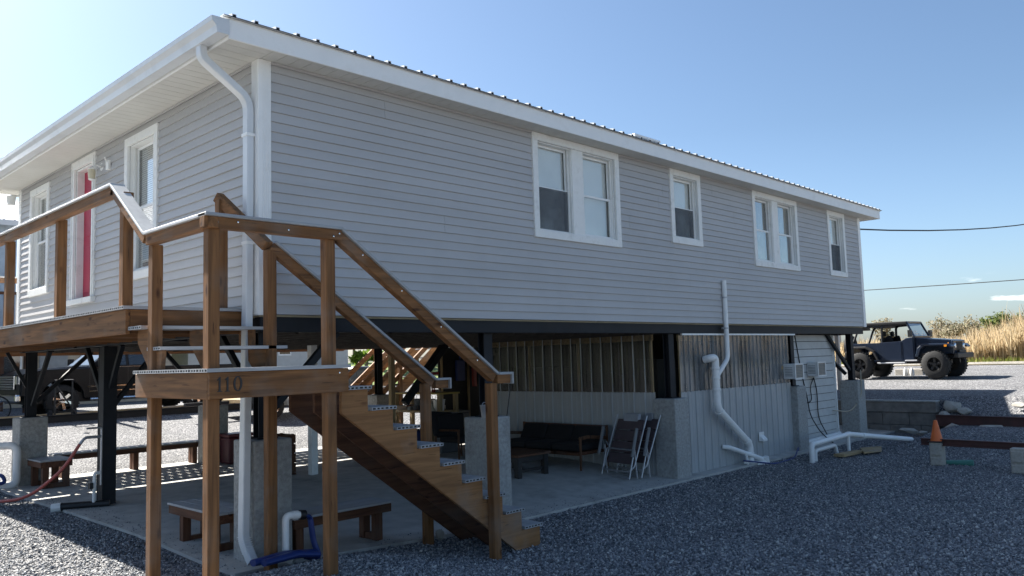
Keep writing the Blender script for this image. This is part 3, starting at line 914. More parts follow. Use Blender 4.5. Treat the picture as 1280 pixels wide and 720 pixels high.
# braces
def brace(p, q, w=.075):
    b = MB(); b.beam(p, q, w, w); b.build('brace', M['steel'], house, bevel=.003)


brace((.15, .21, 1.45), (.98, .14, 2.33)); brace((.13, .24, 1.55), (.14, 1.1, 2.33), .06)
brace((.19, 4.45, 1.75), (.19, 4.05, 2.33), .06); brace((.19, 4.68, 1.55), (.19, 5.4, 2.33), .06); brace((.27, 4.57, 1.5), (.9, 4.57, 2.32), .06)
brace((.14, 7.74, 1.45), (.14, 6.9, 2.33), .06); brace((.22, 7.85, 1.5), (1.1, 7.9, 2.33), .06); brace((.08, 7.85, 1.75), (-.22, 7.85, 2.33), .05)
brace((15.05, .3, 1.4), (15.05, 1.2, 2.33), .07); brace((14.95, .17, 1.5), (14.1, .3, 2.33), .07)
brace((5.74, 5.0, 1.2), (6.85, 5.0, 2.36), .12); brace((6.35, 5.3, 1.7), (6.95, 5.3, 2.32), .05)
brace((3.2, 7.85, 1.35), (2.35, 7.9, 2.33), .07); brace((3.42, 7.85, 1.35), (4.3, 7.85, 2.33), .07)

# dark board with faint letters hung under the floor
b = MB(); b.box(1.6, 7.0, 3.99, 4.02, 2.32, 2.50); sgn = b.build('name_board', M['dark'], house)


def text(body, size, mat, parent, loc, rot, name, extr=.004):
    cu = bpy.data.curves.new(name, 'FONT'); cu.body = body; cu.size = size; cu.extrude = extr; cu.align_x = 'CENTER'
    o = bpy.data.objects.new(name, cu); COL.objects.link(o)
    dg = bpy.context.evaluated_depsgraph_get()
    me = bpy.data.meshes.new_from_object(o.evaluated_get(dg))
    bpy.data.objects.remove(o); bpy.data.curves.remove(cu)
    o = bpy.data.objects.new(name, me); COL.objects.link(o); me.materials.clear(); me.materials.append(mat)
    o.parent = parent; off = OFF[parent.name]
    o.location = Vector(loc) - off; o.rotation_euler = rot
    OFF[o.name] = Vector(loc)
    return o


text('ger', .16, pmat('faded_lettering', (.075, .07, .065), .8), sgn, (2.55, 3.983, 2.375), (pi / 2, 0, 0), 'lettering', .003)
b = MB(); b.tube([(3.42, 4.62, SZ(3.4, 4.6)), (3.42, 4.62, 2.32)], .001, 4)
b = MB(); b.box(3.40, 3.52, 4.52, 4.64, .15, 2.318); b.build('painted_post', M['trim_old'], house, bevel=.004)

# ------------------------------------------------------------------ DECK AND STAIRS
deck = thing('deck', 'brown stained wooden deck with grey composite boards along the grey house', 'deck', (-.6, 2.0, 2.33))
stairs = thing('entry_stairs', 'brown wooden stairs with a landing numbered 110 and grey hollow treads', 'stairs', (0.5, -.9, 0))


SHADE = [MB()]


def shade_channels(parent):
    SHADE[0].build('channel_shade', M['dark'], parent); SHADE[0] = MB()  # dark fill paints the shade inside the hollow board channels


def hollow(b, axis, a0, a1, c0, c1, z0, z1, ch=4):
    """hollow composite board running along axis from a0 to a1, across c0..c1"""
    t = .0065
    def bx_(p0, p1, q0, q1, r0, r1):
        if axis == 'x': b.box(p0, p1, q0, q1, r0, r1)
        else: b.box(q0, q1, p0, p1, r0, r1)
    bx_(a0, a1, c0, c1, z1 - t, z1); bx_(a0, a1, c0, c1, z0, z0 + t)
    for k in range(ch + 1):
        q = c0 + (c1 - c0 - t) * k / ch
        w_ = t * (1.2 if k in (0, ch) else 2.4)
        q = min(q, c1 - w_)
        bx_(a0, a1, q, q + w_, z0 + t, z1 - t)
    bb = b; e = .004
    if axis == 'x': SHADE[0].box(a0 + e, a1 - e, c0 + .001, c1 - .001, z0 + t + .0005, z1 - t - .0005)
    else: SHADE[0].box(c0 + .001, c1 - .001, a0 + e, a1 - e, z0 + t + .0005, z1 - t - .0005)


ZD = 2.565; BT = .029
b = MB(); y = .19; n = 0
while y < LY + .3:
    hollow(b, 'x', -1.235, -.02 if y > .18 else -.15, y, y + .138, ZD - BT, ZD, 3); y += .143
b.build('decking', M['compx'], deck); shade_channels(deck)
b = MB(); y1 = LY + 2.3; x = -1.2
while x < 8.2:
    b.box(x, x + .138, LY + .48, y1, ZD - BT, ZD); x += .155
b.build('rear_decking', M['compx'], deck)
b = MB(); b.box(-1.205, -1.165, .21, LY + 2.2, ZD - .255, ZD - BT - .001); b.build('side_fascia', M['wy'], deck, bevel=.005)
b = MB(); b.box(-1.165, -.06, .21, .25, ZD - .255, ZD - BT - .001); b.build('front_fascia', M['wx'], deck, bevel=.005)
b = MB()
y = .62
while y < LY + 2.2:
    b.box(-1.164, -.03 if y < LY else 8, y, y + .04, ZD - .23, ZD - BT - .001); y += .42
b.build('joist', M['wx'], deck)
b = MB(); b.box(-1.1, 8, LY + .5, LY + .54, ZD - .25, ZD - BT - .002); b.box(-1.1, 8, LY + 2.2, LY + 2.24, ZD - .25, ZD - BT - .002); b.build('rear_beam', M['wx'], deck)
PW = .095
dposts = [(-1.15, .44), (-1.15, 2.30), (-1.15, 4.25), (-1.15, 6.2), (-1.15, 8.2), (.18, LY + 1.35), (2.5, LY + 2.1), (5, LY + 2.1), (-1.15, LY + 2.1)]
for px, py in dposts:
    low = ZD + .002
    b = MB(); b.box(px, px + PW, py, py + PW, low, 3.66); b.build('post', M['wz'], deck, bevel=.005)
# right post at the head of the upper steps
b = MB(); b.box(-.30, -.30 + PW, .26, .26 + PW, ZD + .002, 3.66); b.build('post', M['wz'], deck, bevel=.005)

ZLR = 3.185   # landing rail top
ZDR = 3.755   # deck rail top


def rail(b_w, b_c, p, q, side=.09, cap=.14, vert=False):
    """wood rail with composite cap; p,q = cap top centre line"""
    p = Vector(p); q = Vector(q)
    d = (q - p).normalized(); r = d.cross(Vector((0, 0, 1))).normalized(); u = r.cross(d)
    b_c.beam(p - u * .0125, q - u * .0125, cap, .025)
    b_w.beam(p - u * (.0255 + side / 2), q - u * (.0255 + side / 2), .085, side)


bw = MB(); bc = MB(); rail(bw, bc, (-1.155, LY + 2.2, ZDR), (-1.155, .58, ZDR)); bw.build('rail', M['wy'], deck, bevel=.004); cap = bc.build('rail_cap', M['compe'], deck, bevel=.004)
bw = MB(); bc = MB(); rail(bw, bc, (-1.2, LY + 1.4, ZDR), (8, LY + 1.4, ZDR)); bw.build('rail', M['wx'], deck, bevel=.004); bc.build('rail_cap', M['compe'], deck, bevel=.004)
# landing
LX0, LX1, LY0, LY1 = -1.215, .085, -1.42, .04
ZL = 1.978
b = MB(); y = LY0; 
while y < LY1 - .05:
    y2 = min(y + .138, LY1)
    hollow(b, 'x', LX0, LX1, y, y2, ZL - BT, ZL, 3); y += .143
b.build('landing_board', M['compx'], stairs); shade_channels(stairs)
fz0, fz1 = ZL - .236, ZL - BT - .001
b = MB(); b.box(LX0 + .03, LX1 - .01, LY0 + .02, LY0 + .06, fz0, fz1); lf = b.build('front_fascia', M['wx'], stairs, bevel=.005)
b = MB(); b.box(LX0 + .03, LX0 + .07, LY0 + .06, LY1 - .01, fz0, fz1); b.build('side_fascia', M['wy'], stairs, bevel=.005)
b = MB(); b.box(LX1 - .05, LX1 - .01, LY0 + .06, LY1 - .01, fz0 + .03, fz1); b.box(LX0 + .07, LX1 - .05, LY1 - .05, LY1 - .01, fz0, fz1); b.box(LX0 + .6, LX0 + .64, LY0 + .06, LY1 - .05, fz0 + .03, fz1)
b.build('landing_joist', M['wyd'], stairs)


# house number, serif digits cut from black board
def digits():
    b = MB(); yb = LY0 + .0195; t = .006; H = .115; x0 = LX0 + .085
    def one(x):
        b.prism([(x + .016, 0), (x + .030, 0), (x + .030, H), (x + .024, H), (x + .002, H - .022), (x + .004, H - .028), (x + .016, H - .022)], 'y', 0, -t)
        b.prism([(x + .002, 0.0), (x + .016, 0.0), (x + .016, .007), (x + .002, .005)], 'y', 0, -t)
        b.prism([(x + .030, 0.0), (x + .044, 0.0), (x + .044, .005), (x + .030, .007)], 'y', 0, -t)
    one(x0); one(x0 + .064)
    cx = x0 + .172; n = 28; vs = []
    for k in range(n):
        a = 2 * pi * k / n
        for rx, rz in ((.037, H / 2 + .001), (.021, H / 2 - .007)):
            for yy in (0, -t): vs.append((cx + rx * cos(a), yy, H / 2 + rz * sin(a)))
    fs = []
    for k in range(n):
        i = 4 * k; j = 4 * ((k + 1) % n)
        fs += [(i + 1, j + 1, j + 3, i + 3), (i, i + 2, j + 2, j), (i, j, j + 1, i + 1), (i + 2, i + 3, j + 3, j + 2)]
    b.add(vs, fs)
    zz = fz0 + .055
    b.v = [(p[0], p[1] + yb, p[2] + zz) for p in b.v]
    b.build('house_number', M['black'], lf)


digits()
# posts: (x, y, z0, z1)
SP = [(-1.14, -.21, .0, 3.08), (-1.175, -1.355, 0, 3.08), (-.115, -1.355, 0, 3.08), (-.115, -.36, 0, 3.10)]
for px, py, z0, z1 in SP:
    b = MB(); b.box(px, px + PW, py, py + PW, Gf(px, py) - .05, z1); b.build('post', M['wz'], stairs, bevel=.006)
# upper treads (risers of .193)
for yf, zt, xa, xb in ((-.36, 2.178, -1.13, .09), (-.09, 2.372, -1.19, .03)):
    b = MB()
    for k in range(2): hollow(b, 'x', xa, xb, yf + .143 * k, yf + .143 * k + .138, zt - BT, zt, 3)
    b.build('tread', M['compx'], stairs); shade_channels(stairs)
for xx in (-1.10, -.62, -.12):
    b = MB()
    b.prism([(-.30, 1.98), (-.33, 2.15), (-.06, 2.15), (-.06, 2.344), (.20, 2.344), (.205, 2.31), (.205, 2.22), (-.05, 1.98)], 'x', xx, xx + .04); b.build('upper_stringer', M['wy'], stairs, bevel=.003)
# lower flight: 9 treads
RISE, RUN = .1975, .281
YN, YF = -1.29, -.36
nose = [(2.645 - RUN * k, .20 + RISE * k) for k in range(9)]
for k, (nx, nz) in enumerate(nose):
    b = MB()
    for q in range(2): hollow(b, 'y', YN, YF + .02, nx - .138 - .143 * q, nx - .143 * q, nz - BT, nz, 3)
    b.build('tread', M['comp'], stairs); shade_channels(stairs)


def stringer(y0, y1):
    prof = [(nose[0][0] - .03, -.06), (nose[0][0] - .03, nose[0][1] - BT - .001)]
    for k in range(9):
        nx, nz = nose[k]
        xr = nx - RUN - .03
        prof.append((xr, nz - BT - .001))
        if k < 8: prof.append((xr, nz + RISE - BT - .001))
    xe = nose[8][0] - RUN - .03
    prof += [(max(xe, LX1 + .002) if False else xe, ZL - .43), (nose[0][0] - .36, -.06)]
    b = MB(); b.prism(prof, 'y', y0, y1); return b


xe = nose[8][0] - RUN - .03
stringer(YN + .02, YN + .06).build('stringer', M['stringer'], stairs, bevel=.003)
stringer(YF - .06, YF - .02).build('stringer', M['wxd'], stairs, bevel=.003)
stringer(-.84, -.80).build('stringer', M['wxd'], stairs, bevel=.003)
# bottom posts
NP = (1.83, -1.37); FP = (1.79, -.36)
for px, py in (NP, FP):
    b = MB(); b.box(px, px + PW, py, py + PW, Gf(px, py) - .12, 1.74); b.build('post', M['wz'], stairs, bevel=.006)
# landing rails: left, front
bw = MB(); bc = MB()
rail(bw, bc, (-1.155, .59, ZDR), (-1.155, -.20, ZLR)); bw.build('rail', M['wy'], stairs, bevel=.004); bc.build('rail_cap', M['compe'], stairs, bevel=.003)
bw = MB(); bc = MB()
rail(bw, bc, (-1.155, -.195, ZLR - .001), (-1.155, LY0 + .025, ZLR - .001)); bw.build('rail', M['wy'], stairs, bevel=.004); bc.build('rail_cap', M['compe'], stairs, bevel=.003)
bw = MB(); bc = MB()
rail(bw, bc, (-1.225, -1.345, ZLR), (.03, -1.345, ZLR)); bw.build('rail', M['wx'], stairs, bevel=.004); bc.build('rail_cap', M['comp'], stairs, bevel=.003)
sl_ = RISE / RUN
for yy, xa in ((-1.33, .03), (-.32, -.03)):
    bw = MB(); bc = MB()
    xb = 1.93 if yy < -1 else 1.95
    zb = ZLR - (xb - xa) * sl_
    rail(bw, bc, (xa, yy, ZLR), (xb, yy, zb)); 
    rail(bw, bc, (xb, yy, zb - .001), (xb + .19, yy, zb - .001))
    bc.box(xb + .192, xb + .215, yy - .07, yy + .07, zb - .125, zb - .001)
    bw.build('rail', M['wx'], stairs, bevel=.004); bc.build('rail_cap', M['comp'], stairs, bevel=.003)
for q in ((.0, -1.392, ZLR - .06), (-.06, -1.392, ZLR - .09), (-1.12, -1.392, ZLR - .07), (-.95, -1.392, ZLR - .055), (-.5, -1.392, ZLR - .075), (.12, LY0 + .0185, ZL - .07)):
    x_, y_, z_ = q
    if x_ > .1: x_ = -.02
    b = MB(); b.lathe([(0, -.003), (.007, -.002), (.008, 0)], (x_, y_, z_), 8, 'y'); b.build('screw', M['chrome'], stairs)
for t_ in (.12, .35, .6, .85):
    x_ = .03 + 1.9 * t_; z_ = ZLR - 1.9 * t_ * sl_ - .07
    b = MB(); b.lathe([(0, -.003), (.007, -.002), (.008, 0)], (x_, -1.374, z_), 8, 'y'); b.build('screw', M['chrome'], stairs)
# inner rail from the deck post down to the landing post
bw = MB(); bw.beam((-.26, .36, 3.70), (-.10, -.33, 3.13), .085, .10); bw.build('rail', M['wy'], stairs, bevel=.004)

# ------------------------------------------------------------------ STORAGE ROOM UNDER THE HOUSE
room = thing('storage_room', 'ribbed grey metal storage room with dirty clear upper panels under the house', 'storage room', (8, 1, 0))


def ribbed(mp, u0, u1, z0f, z1, name, mat, pitch=.2286, depth=.018):
    b = MB(); u = u0
    prof = []
    while u < u1 - .001:
        e = min(pitch, u1 - u)
        for f_, n_ in ((0, 0), (.36, 0), (.42, .25), (.50, .25), (.56, 0), (.86, 0), (.90, 1), (.96, 1), (1.0, 0)):
            if f_ * pitch <= e: prof.append((u + f_ * pitch, n_ * depth))
        u += pitch
    prof.append((u1, 0))
    pr = [prof[0]]
    for q in prof[1:]:
        if q[0] > pr[-1][0] + 1e-5: pr.append(q)
    vs = []; fs = []
    for (uu, nn) in pr:
        vs.append(mp(uu, nn, z0f(uu))); vs.append(mp(uu, nn, z1))
    for i in range(len(pr) - 1): fs.append((2 * i, 2 * i + 2, 2 * i + 3, 2 * i + 1))
    b.add(vs, fs)
    return b.build(name, mat, room)


def mpf(u, n, z): return (u, .10 - n, z)
def mpi(u, n, z): return (7.32 - n, u, z)


ribbed(mpf, 7.69, 11.74, lambda u: -.05, 1.35, 'metal_panel', M['corr'])
ribbed(mpf, 7.69, 11.72, lambda u: 1.34, 2.31, 'clear_panel', M['clear'], pitch=.152, depth=.022)
ribbed(mpi, .36, 4.35, lambda u: 0.0, 1.36, 'metal_panel', M['corr'])
pr = []
u = .36
while u < 4.3:
    for uc, rr in ((u + .06, .006), (u + .13, .006)):
        pr.append((uc - rr - .004, 0))
        for k in range(9): pr.append((uc - rr * cos(pi * k / 8), rr * sin(pi * k / 8) + .002))
        pr.append((uc + rr + .004, 0))
    u += .2286
vs = []
for uu, nn_ in pr: vs += [mpi(uu, nn_, 1.35), mpi(uu, nn_, 2.33)]
b = MB(); b.add(vs, [(2 * i, 2 * i + 2, 2 * i + 3, 2 * i + 1) for i in range(len(pr) - 1)]); b.build('clear_panel', M['clear_side'], room, smooth=True)
u = .36 + .19; glint = None
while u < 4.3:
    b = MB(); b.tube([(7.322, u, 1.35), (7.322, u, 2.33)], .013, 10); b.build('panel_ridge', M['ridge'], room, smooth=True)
    p = (7.305, u + .002, 1.70 + .06 * sin(u * 5.1))
    if glint is None:
        b = MB(); b.lathe([(0, -.012), (.008, -.009), (.012, -.003), (.015, 0)], p, 10, 'x'); glint = b.build('glint_stud', M['chrome'], room, smooth=True); p0 = p  # chrome studs added as bright glints on the ridges
    else:
        o = glint.copy(); COL.objects.link(o); o.location = Vector(p) - Vector(p0)
    u += .2286
b = MB(); b.box(7.72, 11.95, .04, .078, 2.295, 2.325); b.build('top_strip', M['trim'], room)
b = MB()
for x in (7.74, 8.55, 9.7, 10.75, 11.42): b.box(x, x + .04, .125, .16, 1.3, 2.31)
b.build('stud', M['lumberz'], room)
b = MB(); b.box(7.72, 11.72, .125, .16, 1.25, 1.34); b.box(7.72, 11.72, .125, .16, 2.20, 2.31); b.box(11.35, 11.72, .085, .10, 1.62, 1.68); b.build('girt', M['lumber'], room)
b = MB(); b.box(7.35, 7.385, .4, 4.35, 1.27, 1.36); b.box(7.35, 7.385, .4, 4.35, 2.22, 2.32); b.build('side_girt', M['lumber'], room)
b = MB()
for yy in (.42, 2.0, 3.2, 4.28): b.box(7.35, 7.385, yy, yy + .04, .1, 2.3)
b.build('side_stud', M['lumberz'], room)
# contents seen dimly through the sheets
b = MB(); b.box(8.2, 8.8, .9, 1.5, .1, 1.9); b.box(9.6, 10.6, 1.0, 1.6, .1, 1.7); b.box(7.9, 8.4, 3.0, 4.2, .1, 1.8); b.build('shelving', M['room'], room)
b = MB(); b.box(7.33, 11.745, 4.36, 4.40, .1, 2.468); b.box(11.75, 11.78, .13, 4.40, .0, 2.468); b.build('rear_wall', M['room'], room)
b = MB(); b.prism([(.085, .42), (.0, .34), (.0, .30), (.085, .30)], 'x', 10.28, 10.44); b.box(10.26, 10.46, .074, .086, .30, .47); b.build('vent_hood', M['pvc'], room, bevel=.006)

shed = thing('utility_closet', 'white clapboard utility closet behind two air conditioners under the far end', 'closet', (13.3, 1, 0))
b = MB(); z = .02
while z < 2.30:
    z1 = min(z + .165, 2.31); b.quad((12.15, .326, z + .012), (14.47, .326, z + .012), (14.47, .345, z1), (12.15, .345, z1)); b.quad((12.15, .326, z + .012), (14.47, .326, z + .012), (14.47, .350, z + .012), (12.15, .350, z + .012)); z += .165
b.build('clapboard_wall', M['ivory'], shed)
b = MB(); b.box(12.16, 14.46, .352, .372, .0, 2.31); b.build('sheathing', M['dark'], shed)
b = MB(); b.box(14.47, 14.51, .31, .40, .0, 2.31); b.build('corner_board', M['trim_old'], shed)
b = MB(); b.box(14.47, 14.5, .4, 2.5, .0, 2.31); b.build('end_wall', M['ivory'], shed)


def ac(name, x0, x1, y0, y1, z0, z1, label):
    t = thing(name, label, 'air conditioner', ((x0 + x1) / 2, (y0 + y1) / 2, z0), 'window air conditioners on the storage walls')
    b = MB(); b.box(x0, x1, y0, y1, z0, z1); b.build('casing', M['white'], t, bevel=.012, seg=2)
    b = MB()
    for k in range(9): b.box(x0 + .045, x1 - .045, y0 - .006, y0 - .0005, z0 + .035 + k * .03, z0 + .047 + k * .03)
    for k in range(6): b.box(x0 - .006, x0 - .0005, y0 + .04, y0 + .2, z0 + .06 + k * .032, z0 + .07 + k * .032)
    b.build('grille', M['grey'], t)
    b = MB(); b.box(x0 + .03, x1 - .03, y0 - .003, y0 - .0008, z0 + .02, z1 - .02); b.build('coil', pmat('coil_fins', (.3, .27, .22), .6), t)
    b = MB(); b.box(x0 - .008, x1 + .008, y0 - .018, y0 - .0065, z1 - .022, z1 + .006); b.box(x0 - .008, x1 + .008, y0 - .018, y0 - .0065, z0 - .006, z0 + .022); b.box(x0 - .008, x0 + .03, y0 - .018, y0 - .0065, z0 + .022, z1 - .022); b.box(x1 - .03, x1 + .008, y0 - .018, y0 - .0065, z0 + .022, z1 - .022); b.build('front_rim', M['white'], t)


ac('air_conditioner', 11.44, 11.82, -.14, .095, 1.42, 1.72, 'white window air conditioner beside the clear panels')
ac('air_conditioner', 13.05, 13.45, .10, .33, 1.42, 1.72, 'white air conditioner on the clapboard closet wall')

# cables on the closet
def cable(pts, r, mat, label, cat, name='cable', rad=.2, group=None):
    b = MB(); b.tube(bend(pts, rad, 6), r, 7); return b.build(name, mat, smooth=True, label=label, cat=cat, group=group)


cable([(12.55, .325, 2.31), (12.75, .32, 1.5), (12.95, .31, .95), (13.0, .30, .6), (13.3, .22, .2), (13.4, .0, -.02)], .012, M['wire'], 'black cable running down the whole clapboard wall', 'cable')
cable([(13.3, .3, 1.38), (13.08, .3, 1.2), (13.15, .3, .88), (12.85, .3, .86)], .011, M['wire'], 'short black cable looping below the right air conditioner', 'cable')
cable([(13.3, .3, 1.38), (13.42, .3, 1.1), (13.4, .3, .5), (13.7, .25, .12)], .012, M['wire'], 'black cable hanging from the right air conditioner to the ground', 'cable')
cable([(15.0, -.06, 1.5), (15.0, -.06, .9), (14.7, .1, .55), (14.2, .3, .62)], .012, M['tan'], 'tan cable drooping beside the last concrete pier', 'cable')

# ------------------------------------------------------------------ PIPES
pp = thing('drain_pipe', 'large white plastic drain pipe angling down the ribbed metal wall', 'drain pipe', (9.2, 0, 0))
b = MB(); b.tube(bend([(8.43, .07, 1.87), (8.43, -.06, 1.90), (8.56, -.06, 1.90), (8.56, -.06, 1.1), (8.60, -.06, 1.0), (9.56, -.06, .36), (9.62, -.06, .28), (9.62, -.06, -.02), (9.72, -.12, -.10)], .085, 6), .066, 16); b.build('main_pipe', M['pvc'], pp, smooth=True)
for z in (1.72, 1.55, 1.35):
    b = MB(); b.lathe([(.071, -.025), (.074, -.02), (.074, .02), (.071, .025)], (8.56, -.06, z), 16); b.build('coupling', M['pvc'], pp, smooth=True)
for q in (((8.61, -.06, .985), (8.68, -.06, .94)), ((9.5, -.06, .40), (9.57, -.06, .345)), ((9.62, -.06, .11), (9.62, -.06, .17))):
    b = MB(); b.tube(q, .075, 16); b.build('coupling', M['pvc'], pp, smooth=True)
b = MB(); b.tube(bend([(9.62, -.06, .02), (9.62, -.06, -.06), (9.9, -.2, -.07)], .1), .075, 14); b.build('foot_elbow', M['pvc'], pp, smooth=True)
b = MB(); b.tube(bend([(9.02, -.05, 3.27), (9.02, -.05, 1.88), (8.60, -.06, 1.58)], .1, 6), .042, 14); b.build('vent_stack', M['pvc'], pp, smooth=True)
for z in (2.95, 2.40):
    b = MB(); b.tube([(9.02, -.05, z), (9.02, -.05, z + .03)], .046, 14); b.box(8.94, 9.10, -.03, .0, z, z + .03); b.build('strap', M['alloy'], pp)
b = MB(); b.tube(bend([(8.92, .09, .33), (8.98, .0, .32), (9.92, -.16, .02), (10.0, -.2, .0)], .05), .04, 12); b.tube([(9.98, -.2, -.1), (9.93, -.2, .07)], .055, 12); b.build('side_pipe', M['pvc'], pp, smooth=True)
b = MB(); b.tube([(9.45, -.1, -.05), (9.40, -.1, .15)], .025, 8); b.tube([(9.33, -.1, .02), (9.5, -.1, .02)], .02, 8); b.build('valve', M['pvc'], pp, smooth=True)
cable([(9.3, -.1, .06), (10.0, -.35, -.06), (10.9, -.30, -.05), (11.4, -.15, .1), (11.5, -.1, .02)], .014, M['hose_blue'], 'thin blue hose lying along the ribbed metal wall', 'hose', 'blue_hose')

pk = thing('water_pipes', 'low white plastic pipe run on the gravel beside the last two piers', 'pipes', (12.5, -.9, 0))
b = MB(); b.tube(bend([(10.72, -.72, -.12), (10.72, -.72, .24), (12.45, -.72, .28), (14.45, -1.25, .02)], .09), .05, 12); b.build('long_pipe', M['pvc'], pk, smooth=True)
b = MB(); b.tube(bend([(10.95, -.68, -.12), (10.95, -.68, .1), (12.0, -.62, .10), (12.1, -.62, -.1)], .07), .038, 10); b.tube([(12.4, -.73, .27), (12.4, -.73, -.1)], .035, 10); b.tube([(12.1, .2, .06), (14.3, .22, .1)], .045, 10); b.build('branch_pipe', M['pvc'], pk, smooth=True)
b = MB()
for q in ((12.45, -.72, .28), (12.9, -.84, .22)): b.tube([(q[0] - .05, q[1] + .005, q[2]), (q[0] + .06, q[1] - .01, q[2] - .008)], .058, 12)
b.build('coupling', M['pvc'], pk, smooth=True)
b = MB(); b.prism([(12.2, -1.1), (12.9, -.75), (13.4, -1.0), (12.7, -1.25)], 'z', -.06, -.03); b.prism([(11.6, -.95), (12.4, -1.0), (12.45, -.85), (11.6, -.75)], 'z', -.07, -.02); b.build('scrap_board', M['lumber'], label='scrap of pale wood lying under the low white pipes', cat='scrap wood')

# PVC stub with blue lay-flat hose at the corner pier
cp = thing('corner_pipe', 'white plastic standpipe with a bent top beside the corner pier', 'pipe', (-.02, -.3, .1))
b = MB(); b.tube(bend([(.12, -.40, .14), (.07, -.34, .17), (.07, -.34, .57), (.24, -.34, .55)], .06), .035, 14); b.build('standpipe', M['pvc'], cp, smooth=True)
b = MB(); b.tube([(.15, -.34, .56), (.20, -.34, .555)], .041, 14); b.build('coupling', M['pvc'], cp, smooth=True)
b = MB(); b.tube([(.22, -.34, .552), (.28, -.34, .545)], .045, 14); b.build('black_clamp', M['black'], cp, smooth=True)
b = MB(); b.tube(bend([(.26, -.34, .545), (.335, -.34, .52), (.36, -.36, .28), (.38, -.44, .13), (.20, -.5, .2)], .06), .045, 12, flat=.5); b.tube([(-.35, -.50, .235), (.0, -.47, .235), (.3, -.47, .20)], [.05, .07, .06], 12, flat=.6); b.tube([(-.30, -.60, .24), (.05, -.57, .25), (.28, -.55, .2)], [.05, .06, .05], 12, flat=.6)
b.build('lay_flat_hose', M['hose_blue'], smooth=True, label='flat blue discharge hose coiled below the corner standpipe', cat='hose')

# left: faucet on the steel post, red hose, black pipe, white standpipe
t = thing('yard_faucet', 'metal yard faucet on a white riser strapped to the black steel post', 'faucet', (.05, 4.5, .17))
b = MB(); b.tube(bend([(.07, 4.43, .45), (.07, 4.43, 1.22), (-.12, 4.43, 1.22)], .03), .013, 8); b.build('riser', M['alloy'], t, smooth=True)
b = MB(); b.tube(bend([(.06, 4.43, 1.10), (-.14, 4.43, 1.10), (-.2, 4.43, 1.02)], .04), .02, 8); b.lathe([(0, 0), (.04, .005), (.04, .015), (0, .02)], (-.12, 4.43, 1.15), 10); b.build('spigot', M['alloy'], t, smooth=True)
b = MB(); b.tube(bend([(.05, 4.40, .62), (-.02, 4.40, .62), (-.02, 4.42, .2)], .03), .022, 8); b.build('white_riser', M['pvc'], t, smooth=True)
b = MB(); b.box(-.09, -.05, 4.36, 4.43, .42, .5); b.build('valve_box', M['black'], t)
cable([(-.2, 4.43, 1.02), (-.36, 4.55, .7), (-.62, 5.1, .30), (-.95, 6.0, .20), (-1.2, 7.2, .21), (-1.6, 8.4, .2)], .022, M['hose_red'], 'red garden hose sagging from the yard faucet to the gravel', 'hose', 'red_hose', .9)
b = MB(); b.tube([(.16, 4.35, .20), (-.36, 4.62, .20)], .055, 10); b.build('black_pipe', M['black'], label='black drain pipe lying at the foot of the steel post', cat='pipe')
b = MB(); b.tube([(-.36, 4.62, .20), (-.46, 4.67, .19)], [.06, .06], 10); b.build('pipe_end', M['pvc'], label='white pipe fitting on the end of the black drain pipe', cat='pipe fitting')
b = MB(); b.tube(bend([(-.75, 8.0, .82), (-.12, 7.55, .84), (-.12, 7.55, .2), (-.5, 7.7, .2)], .13), .06, 12); b.build('white_standpipe', M['pvc'], smooth=True, label='bent white standpipe in front of the far left pier', cat='pipe')
cable([(-.8, 8.0, .5), (-.6, 7.7, .3), (-.35, 7.5, .42), (-.3, 7.4, .28), (-.9, 7.6, .22)], .03, M['hose_blue'], 'blue hose tangled beside the far white standpipe', 'hose', 'blue_hose')


# ------------------------------------------------------------------ BENCHES
def bench(label, x0, x1, y0, y1, z0, h, axis, legs):
    t = thing('bench', label, 'bench', ((x0 + x1) / 2, (y0 + y1) / 2, z0), 'brown benches with grey composite tops')
    b = MB()
    if axis == 'x':
        n = max(2, int(round((y1 - y0) / .145))); w_ = (y1 - y0) / n
        for k in range(n): b.box(x0, x1, y0 + k * w_ + .003, y0 + (k + 1) * w_ - .003, z0 + h - .025, z0 + h)
    else:
        n = max(2, int(round((x1 - x0) / .145))); w_ = (x1 - x0) / n
        for k in range(n): b.box(x0 + k * w_ + .003, x0 + (k + 1) * w_ - .003, y0, y1, z0 + h - .025, z0 + h)
    b.build('seat', M['comp'], t, bevel=.003)
    b = MB(); q = .015; zt = z0 + h - .026; zb = zt - .09
    b.box(x0 + q, x1 - q, y0 + q, y0 + q + .035, zb, zt); b.box(x0 + q, x1 - q, y1 - q - .035, y1 - q, zb, zt)
    b.box(x0 + q, x0 + q + .035, y0 + q + .035, y1 - q - .035, zb, zt); b.box(x1 - q - .035, x1 - q, y0 + q + .035, y1 - q - .035, zb, zt)
    b.build('apron', M['wxd'] if axis == 'x' else M['wyd'], t, bevel=.004)
    for p in legs:
        b = MB()
        if axis == 'x':
            for yy in (y0 + .05, y1 - .14): b.box(p, p + .09, yy, yy + .09, z0, zb)
            b.box(p + .01, p + .08, y0 + .14, y1 - .14, z0, z0 + .07)
        else:
            for xx in (x0 + .05, x1 - .14): b.box(xx, xx + .09, p, p + .09, z0, zb)
            b.box(x0 + .14, x1 - .14, p + .01, p + .08, z0, z0 + .07)
        b.build('leg', M['wzd'], t, bevel=.004)


bench('brown bench under the lower stair stringers, right of the corner pier', .33, 1.56, -.06, .36, .06, .41, 'x', (.38, 1.36))
bench('brown bench left of the corner pier, seen between the landing posts', -.2, .22, .52, 1.68, .11, .42, 'y', (.7, 1.38))
bench('long brown bench along the sunlit far edge of the slab', .55, 3.2, 8.02, 8.32, .17, .42, 'x', (.7, 1.9, 3.0))
bench('short brown bench end-on beside the far left pier', .03, .52, 6.9, 7.62, .17, .44, 'y', (6.93, 7.46))

